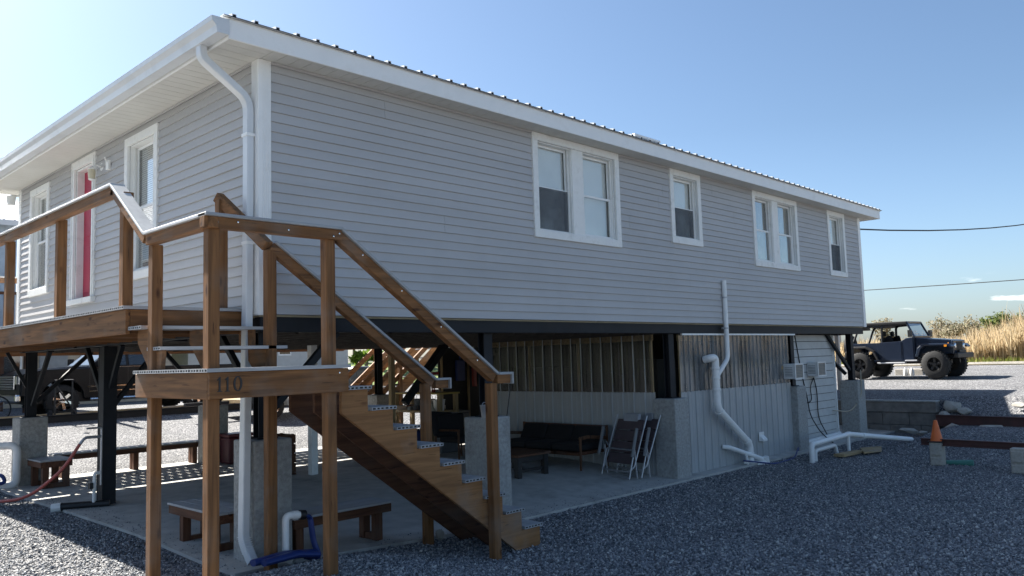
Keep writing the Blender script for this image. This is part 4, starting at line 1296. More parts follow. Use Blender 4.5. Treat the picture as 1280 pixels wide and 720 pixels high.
# ------------------------------------------------------------------ FURNITURE UNDER THE HOUSE
sofa = thing('sofa', 'low dark wooden sofa with black cushions against the ribbed wall', 'sofa', (6.85, 2.2, .12))
zf = .12
b = MB()
for i in range(3): b.box(6.42, 7.05, 1.32 + .61 * i, 1.32 + .61 * i + .6, zf + .30, zf + .42)
b.build('seat_cushion', M['cushion'], sofa, bevel=.04, seg=3)
b = MB()
for i in range(3):
    y0 = 1.32 + .61 * i
    b.add([(6.92, y0, zf + .40), (7.06, y0, zf + .40), (7.06, y0 + .6, zf + .40), (6.92, y0 + .6, zf + .40), (7.08, y0, zf + .68), (7.18, y0, zf + .66), (7.18, y0 + .6, zf + .66), (7.08, y0 + .6, zf + .68)], [(3, 2, 1, 0), (4, 5, 6, 7), (0, 1, 5, 4), (1, 2, 6, 5), (2, 3, 7, 6), (3, 0, 4, 7)])
b.build('back_cushion', M['cushion'], sofa, bevel=.04, seg=3)
b = MB(); b.box(6.40, 7.1, 1.30, 3.17, zf + .24, zf + .29); b.beam((7.12, 1.28, zf + .66), (7.12, 3.18, zf + .66), .03, .05); b.build('frame', M['wyd'], sofa, bevel=.005)
for yy in (1.25, 3.19):
    b = MB(); b.tube([(6.38, yy, zf + .52), (6.6, yy, zf + .535), (7.12, yy, zf + .48)], .02, 8, flat=1.5); b.build('armrest', M['teak'], sofa, smooth=True)
    for xx in (6.4, 7.12):
        b = MB(); b.tube([(xx + .01, yy, zf + (.52 if xx < 7 else .69)), (xx, yy, zf)], [.024, .017], 8); b.build('leg', M['teak'], sofa, smooth=True)

ct = thing('coffee_table', 'low black coffee table standing before the dark sofa', 'coffee table', (5.6, 1.95, .11))
b = MB(); b.box(5.2, 5.98, 1.52, 2.35, .44, .48); b.build('tabletop', M['wxd'], ct, bevel=.006)
b = MB(); b.box(5.26, 5.92, 1.58, 2.29, .35, .438); b.box(5.26, 5.92, 1.6, 1.63, .19, .24); b.build('apron', M['black'], ct, bevel=.004)
for xx in (5.24, 5.86):
    for yy in (1.56, 2.22):
        b = MB(); b.box(xx, xx + .09, yy, yy + .09, .10, .44); b.build('leg', M['black'], ct, bevel=.004)


def recliner(label, ox, oy, z0, rz):
    t = thing('folding_recliner', label, 'folding chair', (0, 0, 0), 'folded recliners leaning by the pier')
    W = .68
    def P(u, h): return (.43 * h + u, h)   # lean back with height
    b = MB()
    n = 4
    for k in range(n):
        h0 = .22 + .70 * k / n; h1 = .22 + .70 * (k + 1) / n - .012
        b.add([(.43 * h0 + .0, -W / 2 + .04, h0), (.43 * h0 + .0, W / 2 - .04, h0), (.43 * h1, W / 2 - .04, h1), (.43 * h1, -W / 2 + .04, h1), (.43 * h0 + .04, -W / 2 + .04, h0), (.43 * h0 + .04, W / 2 - .04, h0), (.43 * h1 + .04, W / 2 - .04, h1), (.43 * h1 + .04, -W / 2 + .04, h1)],
              [(0, 1, 2, 3), (4, 7, 6, 5), (0, 4, 5, 1), (3, 2, 6, 7), (0, 3, 7, 4), (1, 5, 6, 2)])
    b.build('fabric_seat', M['cloth'], t, bevel=.008)
    b = MB(); h0, h1 = .93, 1.0
    b.add([(.43 * h0 - .025, -.17, h0 - .06), (.43 * h0 - .025, .17, h0 - .06), (.43 * h1 - .02, .17, h1), (.43 * h1 - .02, -.17, h1), (.43 * h0 + .04, -.17, h0 - .06), (.43 * h0 + .04, .17, h0 - .06), (.43 * h1 + .04, .17, h1), (.43 * h1 + .04, -.17, h1)],
          [(0, 1, 2, 3), (4, 7, 6, 5), (0, 4, 5, 1), (3, 2, 6, 7), (0, 3, 7, 4), (1, 5, 6, 2)])
    b.build('head_pillow', pmat('pillow_grey', (.34, .35, .37), .9), t, bevel=.015, seg=2)
    b = MB()
    b.tube(bend([(.43 * .98, -W / 2, .98), (.43 * .18, -W / 2, .18), (.0, -W / 2 + .05, .12), (.0, W / 2 - .05, .12), (.43 * .18, W / 2, .18), (.43 * .98, W / 2, .98)], .08), .013, 8)
    b.tube(bend([(-.02, -W / 2 + .02, 0.01), (.12, -W / 2 + .02, .45), (.12, W / 2 - .02, .45), (-.02, W / 2 - .02, 0.01)], .05), .013, 8)
    b.tube(bend([(.14, -W / 2 + .0, 0.01), (.10, -W / 2 + .0, .50)], .05), .012, 8); b.tube([(.14, W / 2, .01), (.10, W / 2, .5)], .012, 8)
    b.tube([(-.02, -W / 2 + .02, .02), (-.02, W / 2 - .02, .02)], .011, 8)
    b.tube(bend([(.16, W / 2 + .03, .55), (.32, W / 2 + .05, .35), (.40, W / 2 + .04, .22), (.24, W / 2 + .03, .2)], .1), .013, 8)
    b.build('tube_frame', M['alloy'], t, smooth=True)
    for s_ in (-1, 1):
        b = MB(); b.tube([(.0, s_ * (W / 2 + .045), .36), (.13, s_ * (W / 2 + .045), .80)], .024, 8, flat=1.2); b.build('armrest', M['grey'], t, smooth=True)
    t.location = (ox, oy, z0); t.rotation_euler = (0, 0, rz)


recliner('front grey folding recliner folded and leaning before the pier', 6.66, .74, .02, radians(-9))
recliner('second folding recliner folded behind the front one', 6.92, .66, .02, radians(-14))

ch = thing('armchair', 'dark wooden armchair behind the lower stair post', 'armchair', (6.2, 3.9, .17))
zf = .17
b = MB(); b.box(5.9, 6.45, 3.62, 4.2, zf + .32, zf + .42); b.build('seat_cushion', M['cushion'], ch, bevel=.03, seg=2)
b = MB(); b.beam((6.0, 4.15, zf + .42), (6.05, 4.32, zf + .86), .52, .09, up=(0, 1, 0)); b.box(5.86, 6.5, 4.16, 4.28, zf + .4, zf + .82); b.build('back_cushion', M['cushion'], ch, bevel=.03, seg=2)
for xx in (5.86, 6.49):
    b = MB(); b.tube([(xx, 3.6, zf + .56), (xx, 4.25, zf + .54)], .02, 8); b.build('armrest', M['teak'], ch, smooth=True)
    for yy in (3.62, 4.25):
        b = MB(); b.tube([(xx, yy, zf), (xx, yy, zf + .56)], [.017, .022], 8); b.build('leg', M['teak'], ch, smooth=True)

# pail on the second pier, rod, crate, chest
t = thing('tin_pail', 'small tin pail standing on top of the second pier', 'pail', (3.08, .12, 1.26))
b = MB(); b.lathe([(0, .0), (.05, .0), (.066, .15), (.07, .155), (.062, .15), (.048, .01)], (3.10, .04, 1.262), 18); b.build('bucket_body', M['alloy'], t, smooth=True)
b = MB(); b.tube(bend([(3.035, .04, 1.40), (3.06, .04, 1.45), (3.14, .04, 1.45), (3.165, .04, 1.40)], .03), .004, 6); b.build('handle', M['alloy'], t)
b = MB(); b.tube([(3.42, -.02, 1.26), (3.52, -.03, 1.75)], .006, 6); b.build('rod', M['wire'], label='thin black rod leaning up from the second pier', cat='rod')
t = thing('wood_crate', 'dark brown wooden crate behind the corner pier beside the white post', 'crate', (3.1, 5.0, .17))
b = MB(); b.box(2.75, 3.30, 4.85, 5.3, .17, .20)
for k in range(4):
    z = .21 + k * .16; b.box(2.75, 3.30, 4.85, 4.87, z, z + .14); b.box(2.75, 2.77, 4.87, 5.3, z, z + .14); b.box(3.28, 3.30, 4.87, 5.3, z, z + .14); b.box(2.77, 3.28, 5.28, 5.3, z, z + .14)
b.build('slat_side', M['wxd'], t)
b = MB()
for xx in (2.772, 3.24):
    for yy in (4.872, 5.23): b.box(xx, xx + .04, yy, yy + .04, .17, .84)
b.build('corner_batten', M['wzd'], t)
t = thing('ice_chest', 'dark red ice chest standing at the far edge of the slab', 'ice chest', (3.55, 7.35, .17))
b = MB(); b.box(3.3, 3.8, 7.2, 7.6, .17, .66); b.build('chest_body', pmat('oxblood_plastic', (.09, .012, .016), .5), t, bevel=.03, seg=2)
b = MB(); b.box(3.29, 3.81, 7.19, 7.61, .664, .73); b.build('lid', pmat('oxblood_lid', (.11, .015, .02), .45), t, bevel=.02, seg=2)

# workbench corner: bench, buckets, tank, jug, boxes
wb = thing('workbench', 'cluttered yellow topped workbench in the dark corner past the armchair', 'workbench', (7.0, 5.4, .17))
b = MB(); b.box(6.75, 7.3, 5.15, 6.7, 1.31, 1.34); b.build('worktop', M['yellow'], wb)
b = MB(); b.box(6.75, 7.3, 5.2, 6.7, .93, .97); b.build('shelf', M['lumber'], wb)
for xx in (6.77, 7.2):
    for yy in (5.18, 6.6):
        b = MB(); b.box(xx, xx + .08, yy, yy + .08, .17, 1.31); b.build('leg', M['lumberz'], wb)
gcrp = 'buckets under the workbench top'
for i, (bx_, by_, mt, lab) in enumerate(((6.9, 5.35, 'white', 'white bucket with a raised wire handle on the workbench shelf'), (6.98, 5.75, 'white', 'middle pale bucket on the workbench shelf'), (7.05, 6.15, 'grey', 'grey bucket at the far end of the workbench shelf'))):
    t = thing('bucket', lab, 'bucket', (bx_, by_, .97), gcrp)
    b = MB(); b.lathe([(0, 0), (.10, 0), (.125, .22), (.135, .23), (.12, .225), (.095, .01)], (bx_, by_, .972), 18); b.build('bucket_body', M[mt], t, smooth=True)
    b = MB(); b.tube(bend([(bx_, by_ - .12, 1.19), (bx_, by_ - .1, 1.28), (bx_, by_ + .1, 1.28), (bx_, by_ + .12, 1.19)], .08), .005, 6); b.build('handle', M['alloy'], t)
b = MB(); b.lathe([(0, 0), (.17, .0), (.18, .05), (.18, .4), (.15, .46), (.05, .48), (0, .48)], (6.35, 5.4, .17), 18); b.v = [(p[0], p[1], p[2]) for p in b.v]; b.build('blue_tank', M['blue'], smooth=True, label='round blue plastic tank on the slab near the black brace', cat='tank')
b = MB(); b.lathe([(0, 0), (.12, 0), (.13, .03), (.13, .22), (.05, .32), (.035, .38), (0, .38)], (6.6, 5.25, .75), 14); 
b.build('plastic_jug', pmat('milky_plastic', (.5, .45, .34), .4), smooth=True, label='milky plastic jug on the bucket stand', cat='jug')
b = MB(); b.box(6.42, 6.72, 5.1, 5.4, .17, .745); b.build('jug_stand', M['lumberz'], label='square wooden stand under the milky jug', cat='stand', bevel=.01)
t = thing('tool_stand', 'red folding tool stand on the workbench', 'stand', (7.05, 5.7, 1.34))
b = MB(); b.tube([(7.0, 5.6, 1.342), (7.05, 5.7, 1.75)], .016, 8); b.tube([(7.1, 5.8, 1.342), (7.05, 5.7, 1.7)], .016, 8); b.build('upright', M['red'], t)
b = MB(); b.box(6.95, 7.15, 5.62, 5.78, 1.7, 1.76); b.build('head', M['red'], t, bevel=.01)
b = MB(); b.box(6.55, 7.05, 4.9, 5.12, .17, .95); b.build('storage_tote', M['grey'], bevel=.02, label='grey storage tote standing at the end of the workbench', cat='tote')
r_ = random.Random(3)
jb = MB()
for k in range(34):
    x = r_.uniform(6.6, 7.25); y = r_.uniform(5.2, 6.6); z = r_.choice([.19, .98, 1.345]); s_ = r_.uniform(.04, .10)
    if z > 1: s_ *= .7
    jb.beam((x, y, z + s_ / 2), (x + r_.uniform(.05, .22), y + r_.uniform(-.15, .15), z + s_ / 2), s_, s_)
jb.build('scrap_pile', islandmat('scrap_colours', [(.5, .5, .48), (.2, .15, .1), (.6, .58, .5), (.05, .05, .06), (.3, .1, .06), (.55, .5, .4)]), label='heap of scrap, rags and tools on and under the workbench', cat='scrap', kind='stuff')

pt = thing('dark_partition', 'added dark partition hung with tools, darkening the space behind the workbench', 'partition', (11, 7.2, .17))
b = MB(); b.box(8.5, 11.6, 7.2, 7.23, .17, 2.30); b.build('board', M['dark'], pt)  # dark board put in to make the space past the workbench gloomier
b = MB()
for x in (8.55, 9.4, 10.3, 11.2): b.box(x, x + .04, 7.15, 7.199, .17, 2.30)
b.build('stud', M['lumberz'], pt)
r_ = random.Random(21)
for k, (x, z, w_, h_, mt, nm, lab) in enumerate(((8.95, 1.5, .28, .5, 'blue', 'tarp', 'folded blue tarp hanging at the left end of the tool partition'), (9.5, 1.35, .10, .7, 'hose_red', 'broom', 'red broom hanging on the tool partition'), (9.8, 1.4, .35, .35, 'alloy', 'wash_tub', 'grey wash tub hanging on the tool partition'), (10.35, 1.3, .2, .6, 'white', 'life_vest', 'white life vest hanging on the tool partition'), (10.7, 1.45, .4, .3, 'yellow', 'sign_blank', 'yellow board hanging at the right of the tool partition'))):
    b = MB(); b.box(x, x + w_, 7.06, 7.14, z, z + h_); b.box(x + w_ * .4, x + w_ * .6, 7.08, 7.12, z + h_, z + h_ + .12); b.build(nm, M[mt], bevel=.02, label=lab, cat=nm.replace('_', ' '))
for k, (x, y, w_, h_, mt, nm, lab) in enumerate(((8.0, 6.6, .5, .45, 'white', 'cooler', 'white cooler on the slab behind the workbench legs'), (8.7, 6.8, .4, .6, 'grey', 'tool_chest', 'grey tool chest on the slab before the partition'), (9.3, 6.3, .35, .35, 'yellow', 'milk_crate', 'yellow crate on the slab before the partition'))):
    t = thing(nm, lab, nm.replace('_', ' '), (x, y, .17))
    b = MB(); b.box(x, x + w_, y, y + .4, .17, .17 + h_); b.build('box_body', M[mt], t, bevel=.02)
    b = MB(); b.box(x - .01, x + w_ + .01, y - .01, y + .41, .174 + h_, .22 + h_); b.build('lid', M[mt], t, bevel=.015)
# bicycle by the truck nose
t = thing('bicycle', 'black bicycle standing in front of the pickup truck nose', 'bicycle', (.9, 15.6, .8))
zb_ = Gf(.9, 15.6)
for xx in (.45, 1.5):
    b = MB(); b.lathe([(.33, -.018), (.345, 0), (.33, .018), (.31, 0), (.33, -.018)], (xx, 15.6, zb_ + .345), 28, 'y'); w_ = b.build('wheel', M['rubber'], t, smooth=True)
    b = MB()
    for k in range(12): b.tube([(xx, 15.6, zb_ + .345), (xx + .31 * cos(pi * k / 6), 15.6, zb_ + .345 + .31 * sin(pi * k / 6))], .0035, 4)
    b.build('spoke', M['chrome'], w_)
b = MB(); z_ = zb_ + .345
for p, q in (((.45, z_), (.58, z_ + .55)), ((.58, z_ + .5), (1.12, z_ + .45)), ((.58, z_ + .42), (1.02, z_ - .03)), ((1.02, z_ - .03), (1.14, z_ + .55)), ((1.02, z_ - .03), (1.5, z_)), ((1.13, z_ + .45), (1.5, z_))): b.tube([(p[0], 15.6, p[1]), (q[0], 15.6, q[1])], .018, 8)
b.build('frame', M['truck'], t, smooth=True)
b = MB(); b.tube(bend([(.52, 15.3, z_ + .66), (.56, 15.42, z_ + .64), (.56, 15.78, z_ + .64), (.52, 15.9, z_ + .66)], .05), .014, 8); b.tube([(.57, 15.6, z_ + .5), (.56, 15.6, z_ + .64)], .015, 8); b.build('handlebar', M['chrome'], t, smooth=True)
b = MB(); b.prism([(1.02, z_ + .56), (1.02, z_ + .6), (1.28, z_ + .62), (1.28, z_ + .57)], 'y', 15.52, 15.68); b.build('saddle', M['black'], t, bevel=.02, seg=2)

# back stairs: a second flight off the rear deck
bs = thing('back_stairs', 'brown wooden back stairs rising to the rear of the house', 'stairs', (9, 9.2, .2))
b = MB()
for yy in (8.75, 9.65): b.beam((7.2, yy, .2), (10.1, yy, 2.55), .04, .26)
b.build('stringer', wood('back_stair_wood', 'x', (.20, .10, .045), (.36, .19, .08)), bs)
for yy in (8.72, 9.68):
    for dz in (0, -.38, -.7):
        b = MB(); b.beam((7.0, yy, 1.15 + dz), (10.1, yy, 3.6 + dz), .045, .12); b.build('rail', M['wx'], bs)
for k in range(10):
    b = MB(); x = 7.4 + .29 * k; z = .42 + .235 * k; b.box(x - .14, x + .14, 8.77, 9.63, z, z + .03); b.build('tread', M['comp'], bs)
for x, z in ((7.1, 1.1), (8.5, 2.2)):
    for yy in (8.67, 9.64):
        b = MB(); b.box(x, x + .09, yy, yy + .09, Gf(x, yy) - .05, z + .05); b.build('post', M['wz'], bs)
b = MB(); b.box(6.08, 6.18, 5.85, 5.95, .17, 2.31); b.build('prop_post', M['lumberz'], label='pale lumber prop post standing before the back stairs', cat='post', bevel=.004)

sp = thing('shade_porch', 'unseen covered porch added behind the far end of the house to shade the upper gravel', 'porch', (17.3, 3.4, .7))  # invented porch, hidden by the house, casts the shadow on the upper gravel
b = MB(); b.box(15.72, 19.0, 2.0, 5.4, 2.42, 2.55); b.build('porch_floor', M['wx'], sp)
b = MB(); b.box(15.72, 19.1, 1.75, 5.5, 4.25, 4.36); b.build('shade_canopy', M['roof'], sp)
for xx, yy in ((15.9, 2.0), (18.9, 2.0), (15.9, 5.2), (18.9, 5.2)):
    b = MB(); b.box(xx, xx + .1, yy, yy + .1, -.05, 4.25); b.build('post', M['alloy'], sp)
b = MB(); b.box(16.0, 18.9, 2.02, 2.08, 3.42, 3.5); b.build('rail', M['wx'], sp)

# ------------------------------------------------------------------ RIGHT SIDE: wall, beams, blocks, cone, rocks
t = thing('retaining_wall', 'low grey concrete block retaining wall behind the last pier', 'retaining wall', (16.7, -.2, 0))
b = MB()
r_ = random.Random(8)
for row, (z0, z1) in enumerate(((-.2, .12), (.124, .42))):
    y = -1.12 + (.3 if row else 0)
    y = -1.12
    while y < 5.0:
        L_ = (.35, .62, .5)[int(r_.random() * 3)]
        b.box(16.62 + r_.uniform(0, .015) + (.0 if row else -.02), 16.855, y, min(y + L_, 5.0) - .008, z0, z1); y += L_
b.build('block_course', pmat('wall_block', (.19, .175, .16), .95, var=.3, scale=6, bump=.5, bscale=40, dirt=(.09, .08, .075), dscale=3, damt=.6), t, bevel=.012)
b = MB(); b.box(16.60, 16.858, -1.14, 5.0, .424, .67); b.build('top_course', pmat('wall_cap', (.21, .195, .18), .95, var=.3, scale=5, bump=.5, bscale=40), t, bevel=.015)
b = MB(); b.box(16.57, 16.95, -1.15, 5.0, .672, .715); b.build('coping', M['concrete'], t, bevel=.012)


def rock(x, y, z, s, seed, label):
    r_ = random.Random(seed); b = MB()
    import bmesh
    bm = bmesh.new(); bmesh.ops.create_icosphere(bm, subdivisions=3, radius=1)
    dirs = [Vector((r_.gauss(0, 1), r_.gauss(0, 1), r_.gauss(0, 1))).normalized() for _ in range(13)]
    cut = [r_.uniform(.45, .8) for _ in dirs]
    vs = []
    for v in bm.verts:
        p = v.co.copy()
        for d, c_ in zip(dirs, cut):
            e = p.dot(d)
            if e > c_: p -= d * (e - c_)
        vs.append((x + p.x * s[0], y + p.y * s[1], z + p.z * s[2]))
    fs = [tuple(q.index for q in f.verts) for f in bm.faces]; bm.free()
    b.add(vs, fs); b.build('rock', M['rock'], label=label, cat='rock', group='pale rocks along the bank')


b = MB(); b.tube([(2.02, -.30, .0), (2.05, -.26, .05), (2.1, -.24, .02)], [.03, .055, .02], 8); b.build('shell_chunk', M['rock'], label='pale shell chunk on the gravel beside the rear stair post', cat='shell')
b = MB(); b.box(25.35, 25.6, 1.85, 2.75, 1.0, 1.24); b.build('kerb_block', M['block'], label='grey concrete block on the gravel beyond the open car', cat='concrete block', bevel=.01)
for yy, lab in ((2.25, 'left of two white jugs seen beneath the open car'), (2.05, 'right of two white jugs seen beneath the open car')):
    b = MB(); b.lathe([(0, 0), (.07, 0), (.075, .02), (.075, .17), (.03, .23), (.02, .27), (0, .27)], (24.9, yy, Gf(24.9, yy)), 14); b.build('white_jug', M['white'], smooth=True, label=lab, cat='jug', group='white jugs beyond the open car')
rk = [(16.75, -1.42, .60, (0.18, 0.24, 0.16), 'largest pale rock at the end of the retaining wall'), (16.6, -1.30, .36, (0.18, 0.22, 0.13), 'pale rock wedged under the largest rock'), (16.7, -1.72, .50, (.16, .18, .13), 'small pale rock right of the largest rock'),
      (16.35, -1.55, .12, (.2, .35, .12), 'flat pale rock under the left end of the upper red beam'), (16.3, -2.3, .12, (.22, .4, .13), 'broad pale rock below the middle of the upper red beam'), (16.9, -2.75, .62, (.14, .2, .07), 'small rock on the gravel above the red beam'), (16.9, -3.2, .62, (.12, .16, .06), 'rightmost small rock above the red beam'), (15.9, -.75, .06, (.16, .25, .09), 'half buried rock before the retaining wall foot'), (15.6, -1.1, .06, (.1, .16, .06), 'small half buried rock on the bank')]
for i, (x, y, z, s, lab) in enumerate(rk): rock(x, y, z, s, 40 + i, lab)
b = MB(); ibeam(b, (16.5, -1.15, .275), (16.5, -9, .235), .25, .16); b.build('red_steel_beam', M['redbeam'], label='upper oxide red steel beam holding back the gravel bank', cat='steel beam', group='red steel beams')
b = MB(); ibeam(b, (11.60, -2.36, .30), (11.2, -9, .30), .12, .12); b.build('red_steel_beam', M['redbeam'], label='lower oxide red steel rail between the cinder blocks', cat='steel beam', group='red steel beams')
for i, (x, y, lab) in enumerate(((11.58, -2.62, 'cinder block on end under the orange traffic cone'), (11.22, -3.95, 'cinder block on end at the right, without a cone'))):
    z0 = Gf(x, y) - .02; b = MB(); b.box(x - .10, x + .10, y - .10, y + .10, z0, z0 + .42)
    b.box(x - .12, x - .10, y - .085, y + .085, z0 + .03, z0 + .16); b.box(x - .12, x - .10, y - .085, y + .085, z0 + .2, z0 + .38)
    b.build('cinder_block', M['block'], label=lab, cat='cinder block', group='cinder blocks on end', bevel=.008)
zc = Gf(11.58, -2.62) + .402
t = thing('traffic_cone', 'small orange traffic cone standing on a cinder block', 'traffic cone', (11.58, -2.62, zc))
b = MB(); b.lathe([(.105, .02), (.10, .035), (.03, .37), (.024, .38), (.0, .378)], (11.58, -2.62, zc), 22); b.build('cone_body', M['orange'], t, smooth=True)
b = MB(); b.box(11.45, 11.71, -2.75, -2.49, zc, zc + .02); b.build('base', M['black'], t, bevel=.008)
for i, (x, y, lab) in enumerate(((11.75, -3.0, 'teal plastic pipe piece behind the coned cinder block'), (11.35, -4.3, 'teal plastic pipe piece at the right cinder block'))):
    b = MB(); b.tube([(x, y + .3, Gf(x, y) + .03), (x + .05, y - .12, Gf(x, y) + .03)], [.04, .07], 10); b.build('pipe_piece', M['green'], smooth=True, label=lab, cat='pipe', group='teal pipe pieces')


# ------------------------------------------------------------------ VEHICLES
def wheel(parent, name, x, y, r, w, side, hubmat, spokes=5, rim=.58):
    b = MB()
    pr = [(r * rim, -w / 2), (r * .88, -w / 2), (r * .97, -w / 2 + .03), (r, -w / 2 + .06), (r, w / 2 - .06), (r * .97, w / 2 - .03), (r * .88, w / 2), (r * rim, w / 2)]
    b.lathe(pr, (x, y, r), 30, 'y')
    tread = MB()
    for k in range(30):
        a = 2 * pi * k / 30
        for s_ in (-1, 1):
            c_ = Vector((x + cos(a) * r * .995, y + s_ * w * .25, r + sin(a) * r * .995))
            b.beam(c_ - Vector((cos(a), 0, sin(a))) * .012, c_ + Vector((cos(a), 0, sin(a))) * .014, r * .1, w * .38, up=(0, 1, 0))
    ty = b.build('wheel', M['rubber'], parent, smooth=True)
    b = MB(); yo = y + side * (w / 2 - .05)
    b.lathe([(r * rim, -side * .0), (r * rim * .93, side * .035), (r * rim * .86, -side * .01), (r * rim * .80, -side * .07)], (x, yo, r), 26, 'y')
    for k in range(spokes):
        a = 2 * pi * k / spokes + .3
        b.beam((x + cos(a) * r * .1, yo - side * .02, r + sin(a) * r * .1), (x + cos(a) * r * rim * .9, yo + side * .0, r + sin(a) * r * rim * .9), r * .17, .03, up=(0, 1, 0))
    b.lathe([(0, side * .02), (r * .14, side * .015), (r * .17, -side * .02), (r * .17, -side * .06)], (x, yo, r), 16, 'y')
    b.build('rim', hubmat, ty, smooth=False)
    b = MB(); b.lathe([(0, 0), (r * rim * .98, 0)], (x, yo - side * .09, r), 20, 'y'); b.build('brake_disc', M['black'], ty)


def jeep():
    t = thing('off_road_car', 'dark blue grey open off-road car with chunky tyres on the far gravel', 'car')
    P = M['jeep']
    R = .415
    fx, rx = 1.19, -1.19
    # side panels with wheel arch
    prof = [(-1.72, .62), (-1.72, 1.10), (-.05, 1.10), (.12, 1.12), (.30, 1.22), (.52, 1.24), (.52, .52), (-.58, .52), (-.72, .80), (-.98, .95), (-1.42, .95), (-1.60, .78), (-1.64, .62)]
    b = MB(); b.prism(prof, 'y', -.73, -.69); b.prism(prof, 'y', .69, .73)
    b.box(-1.72, -1.68, -.688, .688, .60, 1.10); b.box(-1.70, .52, -.688, .688, .50, .56); b.box(.40, .55, -.688, .688, .56, 1.24)
    body = b.build('body', P, t, bevel=.015, seg=2)
    b = MB(); b.prism([(-.66, 1.098), (.14, 1.128), (.14, .56), (-.56, .56)], 'y', -.742, -.7325); b.build('door_skin', P, body, bevel=.006)
    # hood and grille
    b = MB(); b.add([(.55, -.62, 1.225), (.55, .62, 1.225), (1.62, .50, 1.13), (1.62, -.50, 1.13), (.55, -.64, .72), (.55, .64, .72), (1.62, .52, .72), (1.62, -.52, .72)], [(0, 1, 2, 3), (7, 6, 5, 4), (0, 3, 7, 4), (1, 5, 6, 2), (3, 2, 6, 7), (0, 4, 5, 1)])
    hood = b.build('hood', P, t, bevel=.03, seg=3)
    b = MB(); b.box(1.622, 1.68, -.56, .56, .70, 1.12); gr = b.build('grille', P, t, bevel=.03, seg=2)
    b = MB()
    for k in range(7): yy = -.24 + .08 * k; b.box(1.678, 1.69, yy - .022, yy + .022, .76, 1.07)
    b.build('grille_slot', M['black'], gr)
    for yy in (-.40, .40):
        b = MB(); b.lathe([(0, .025), (.06, .02), (.085, 0), (.09, -.02)], (1.685, yy, .95), 18, 'x'); b.build('headlight', M['chrome'], t, smooth=True)
    # fenders / flares
    for s_ in (-1, 1):
        b = MB()
        pr = [(.62, .66), (.70, .90), (.86, 1.035), (1.64, 1.02), (1.74, .93), (1.70, .90), (1.58, .965), (.92, .975), (.79, .87), (.70, .64)]
        b.prism(pr, 'y', s_ * .55, s_ * .90); b.prism([(.62, .60), (.62, 1.03), (.86, 1.03), (1.62, 1.01), (1.62, .97), (.9, .95), (.74, .8), (.7, .6)], 'y', s_ * .53, s_ * .66)
        b.build('front_fender', P, t, bevel=.012)
        b = MB(); pr = [(-.55, .58), (-.70, .86), (-.96, 1.0), (-1.45, 1.0), (-1.66, .84), (-1.72, .64), (-1.66, .64), (-1.60, .80), (-1.42, .94), (-.98, .94), (-.75, .82), (-.62, .58)]
        b.prism(pr, 'y', s_ * .735, s_ * .90); b.build('rear_flare', M['black'], t, bevel=.01)
        b = MB(); b.box(-.62, .28, s_ * .70, s_ * .86, .455, .50); b.box(.28, .66, s_ * .70, s_ * .86, .52, .56); b.build('side_step', M['alloy'], t, bevel=.01)
        b = MB(); b.box(1.52, 1.60, s_ * .90, s_ * .912, .93, .99); b.lathe([(0, .02), (.045, .015), (.05, 0)], (1.60, s_ * .76, 1.0), 12, 'x'); b.build('turn_signal', M['amber'], t)
        b = MB(); b.tube([(.56, s_ * .72, 1.22), (.52, s_ * .86, 1.30)], .014, 6); b.box(.47, .54, s_ * .78, s_ * .99, 1.25, 1.46); b.build('mirror', M['black'], t, bevel=.015)
    # windshield
    A = [(.56, 1.24), (.32, 1.70)]
    b = MB()
    for s_ in (-1, 1): b.beam((A[0][0], s_ * .66, A[0][1]), (A[1][0], s_ * .62, A[1][1]), .05, .06)
    b.beam((.32, -.64, 1.70), (.32, .64, 1.70), .05, .06); b.beam((.56, -.68, 1.25), (.56, .68, 1.25), .06, .06); ws = b.build('windshield_frame', P, t, bevel=.01)
    b = MB(); b.add([(.545, -.64, 1.27), (.545, .64, 1.27), (.335, .60, 1.67), (.335, -.60, 1.67)], [(0, 1, 2, 3)]); b.build('windshield', M['cglass'], ws)
    # sport bar and bikini top
    b = MB()
    for s_ in (-1, 1):
        b.tube(bend([(-.52, s_ * .60, .56), (-.50, s_ * .60, 1.62), (.30, s_ * .58, 1.66)], .12), .04, 10)
        b.tube(bend([(-.50, s_ * .60, 1.60), (-1.25, s_ * .62, 1.62), (-1.50, s_ * .64, 1.06)], .15), .035, 10)
        b.tube([(-.50, s_ * .60, 1.2), (.10, s_ * .60, 1.62)], .03, 8) if False else None
    b.tube([(-.50, -.60, 1.62), (-.50, .60, 1.62)], .04, 10); b.build('roll_bar', M['black'], t, smooth=True)
    b = MB(); b.box(-1.58, .34, -.66, .66, 1.645, 1.735); b.box(-1.66, -1.40, -.66, .66, 1.52, 1.66); b.build('soft_top', M['black'], t, bevel=.02, seg=2)
    for s_ in (-1, 1):
        b = MB(); b.box(-.42, .05, s_ * .35 - .22, s_ * .35 + .22, .62, .82); b.beam((-.36, s_ * .35, .78), (-.50, s_ * .35, 1.28), .40, .12, up=(0, 1, 0)); b.box(-.56, -.46, s_ * .35 - .2, s_ * .35 + .2, .8, 1.28); b.box(-.58, -.50, s_ * .35 - .12, s_ * .35 + .12, 1.29, 1.46); b.build('seat', M['cushion'], t, bevel=.04, seg=2)
    b = MB(); b.lathe([(.17, -.012), (.185, 0), (.17, .012), (.155, 0), (.17, -.012)], (.20, .35, 1.16), 18, 'x'); b.tube([(.2, .35, 1.16), (.45, .35, 1.08)], .02, 6); b.build('steering_wheel', M['black'], t)
    b = MB(); b.box(.42, .56, -.66, .66, 1.02, 1.2); b.build('dashboard', M['black'], t)
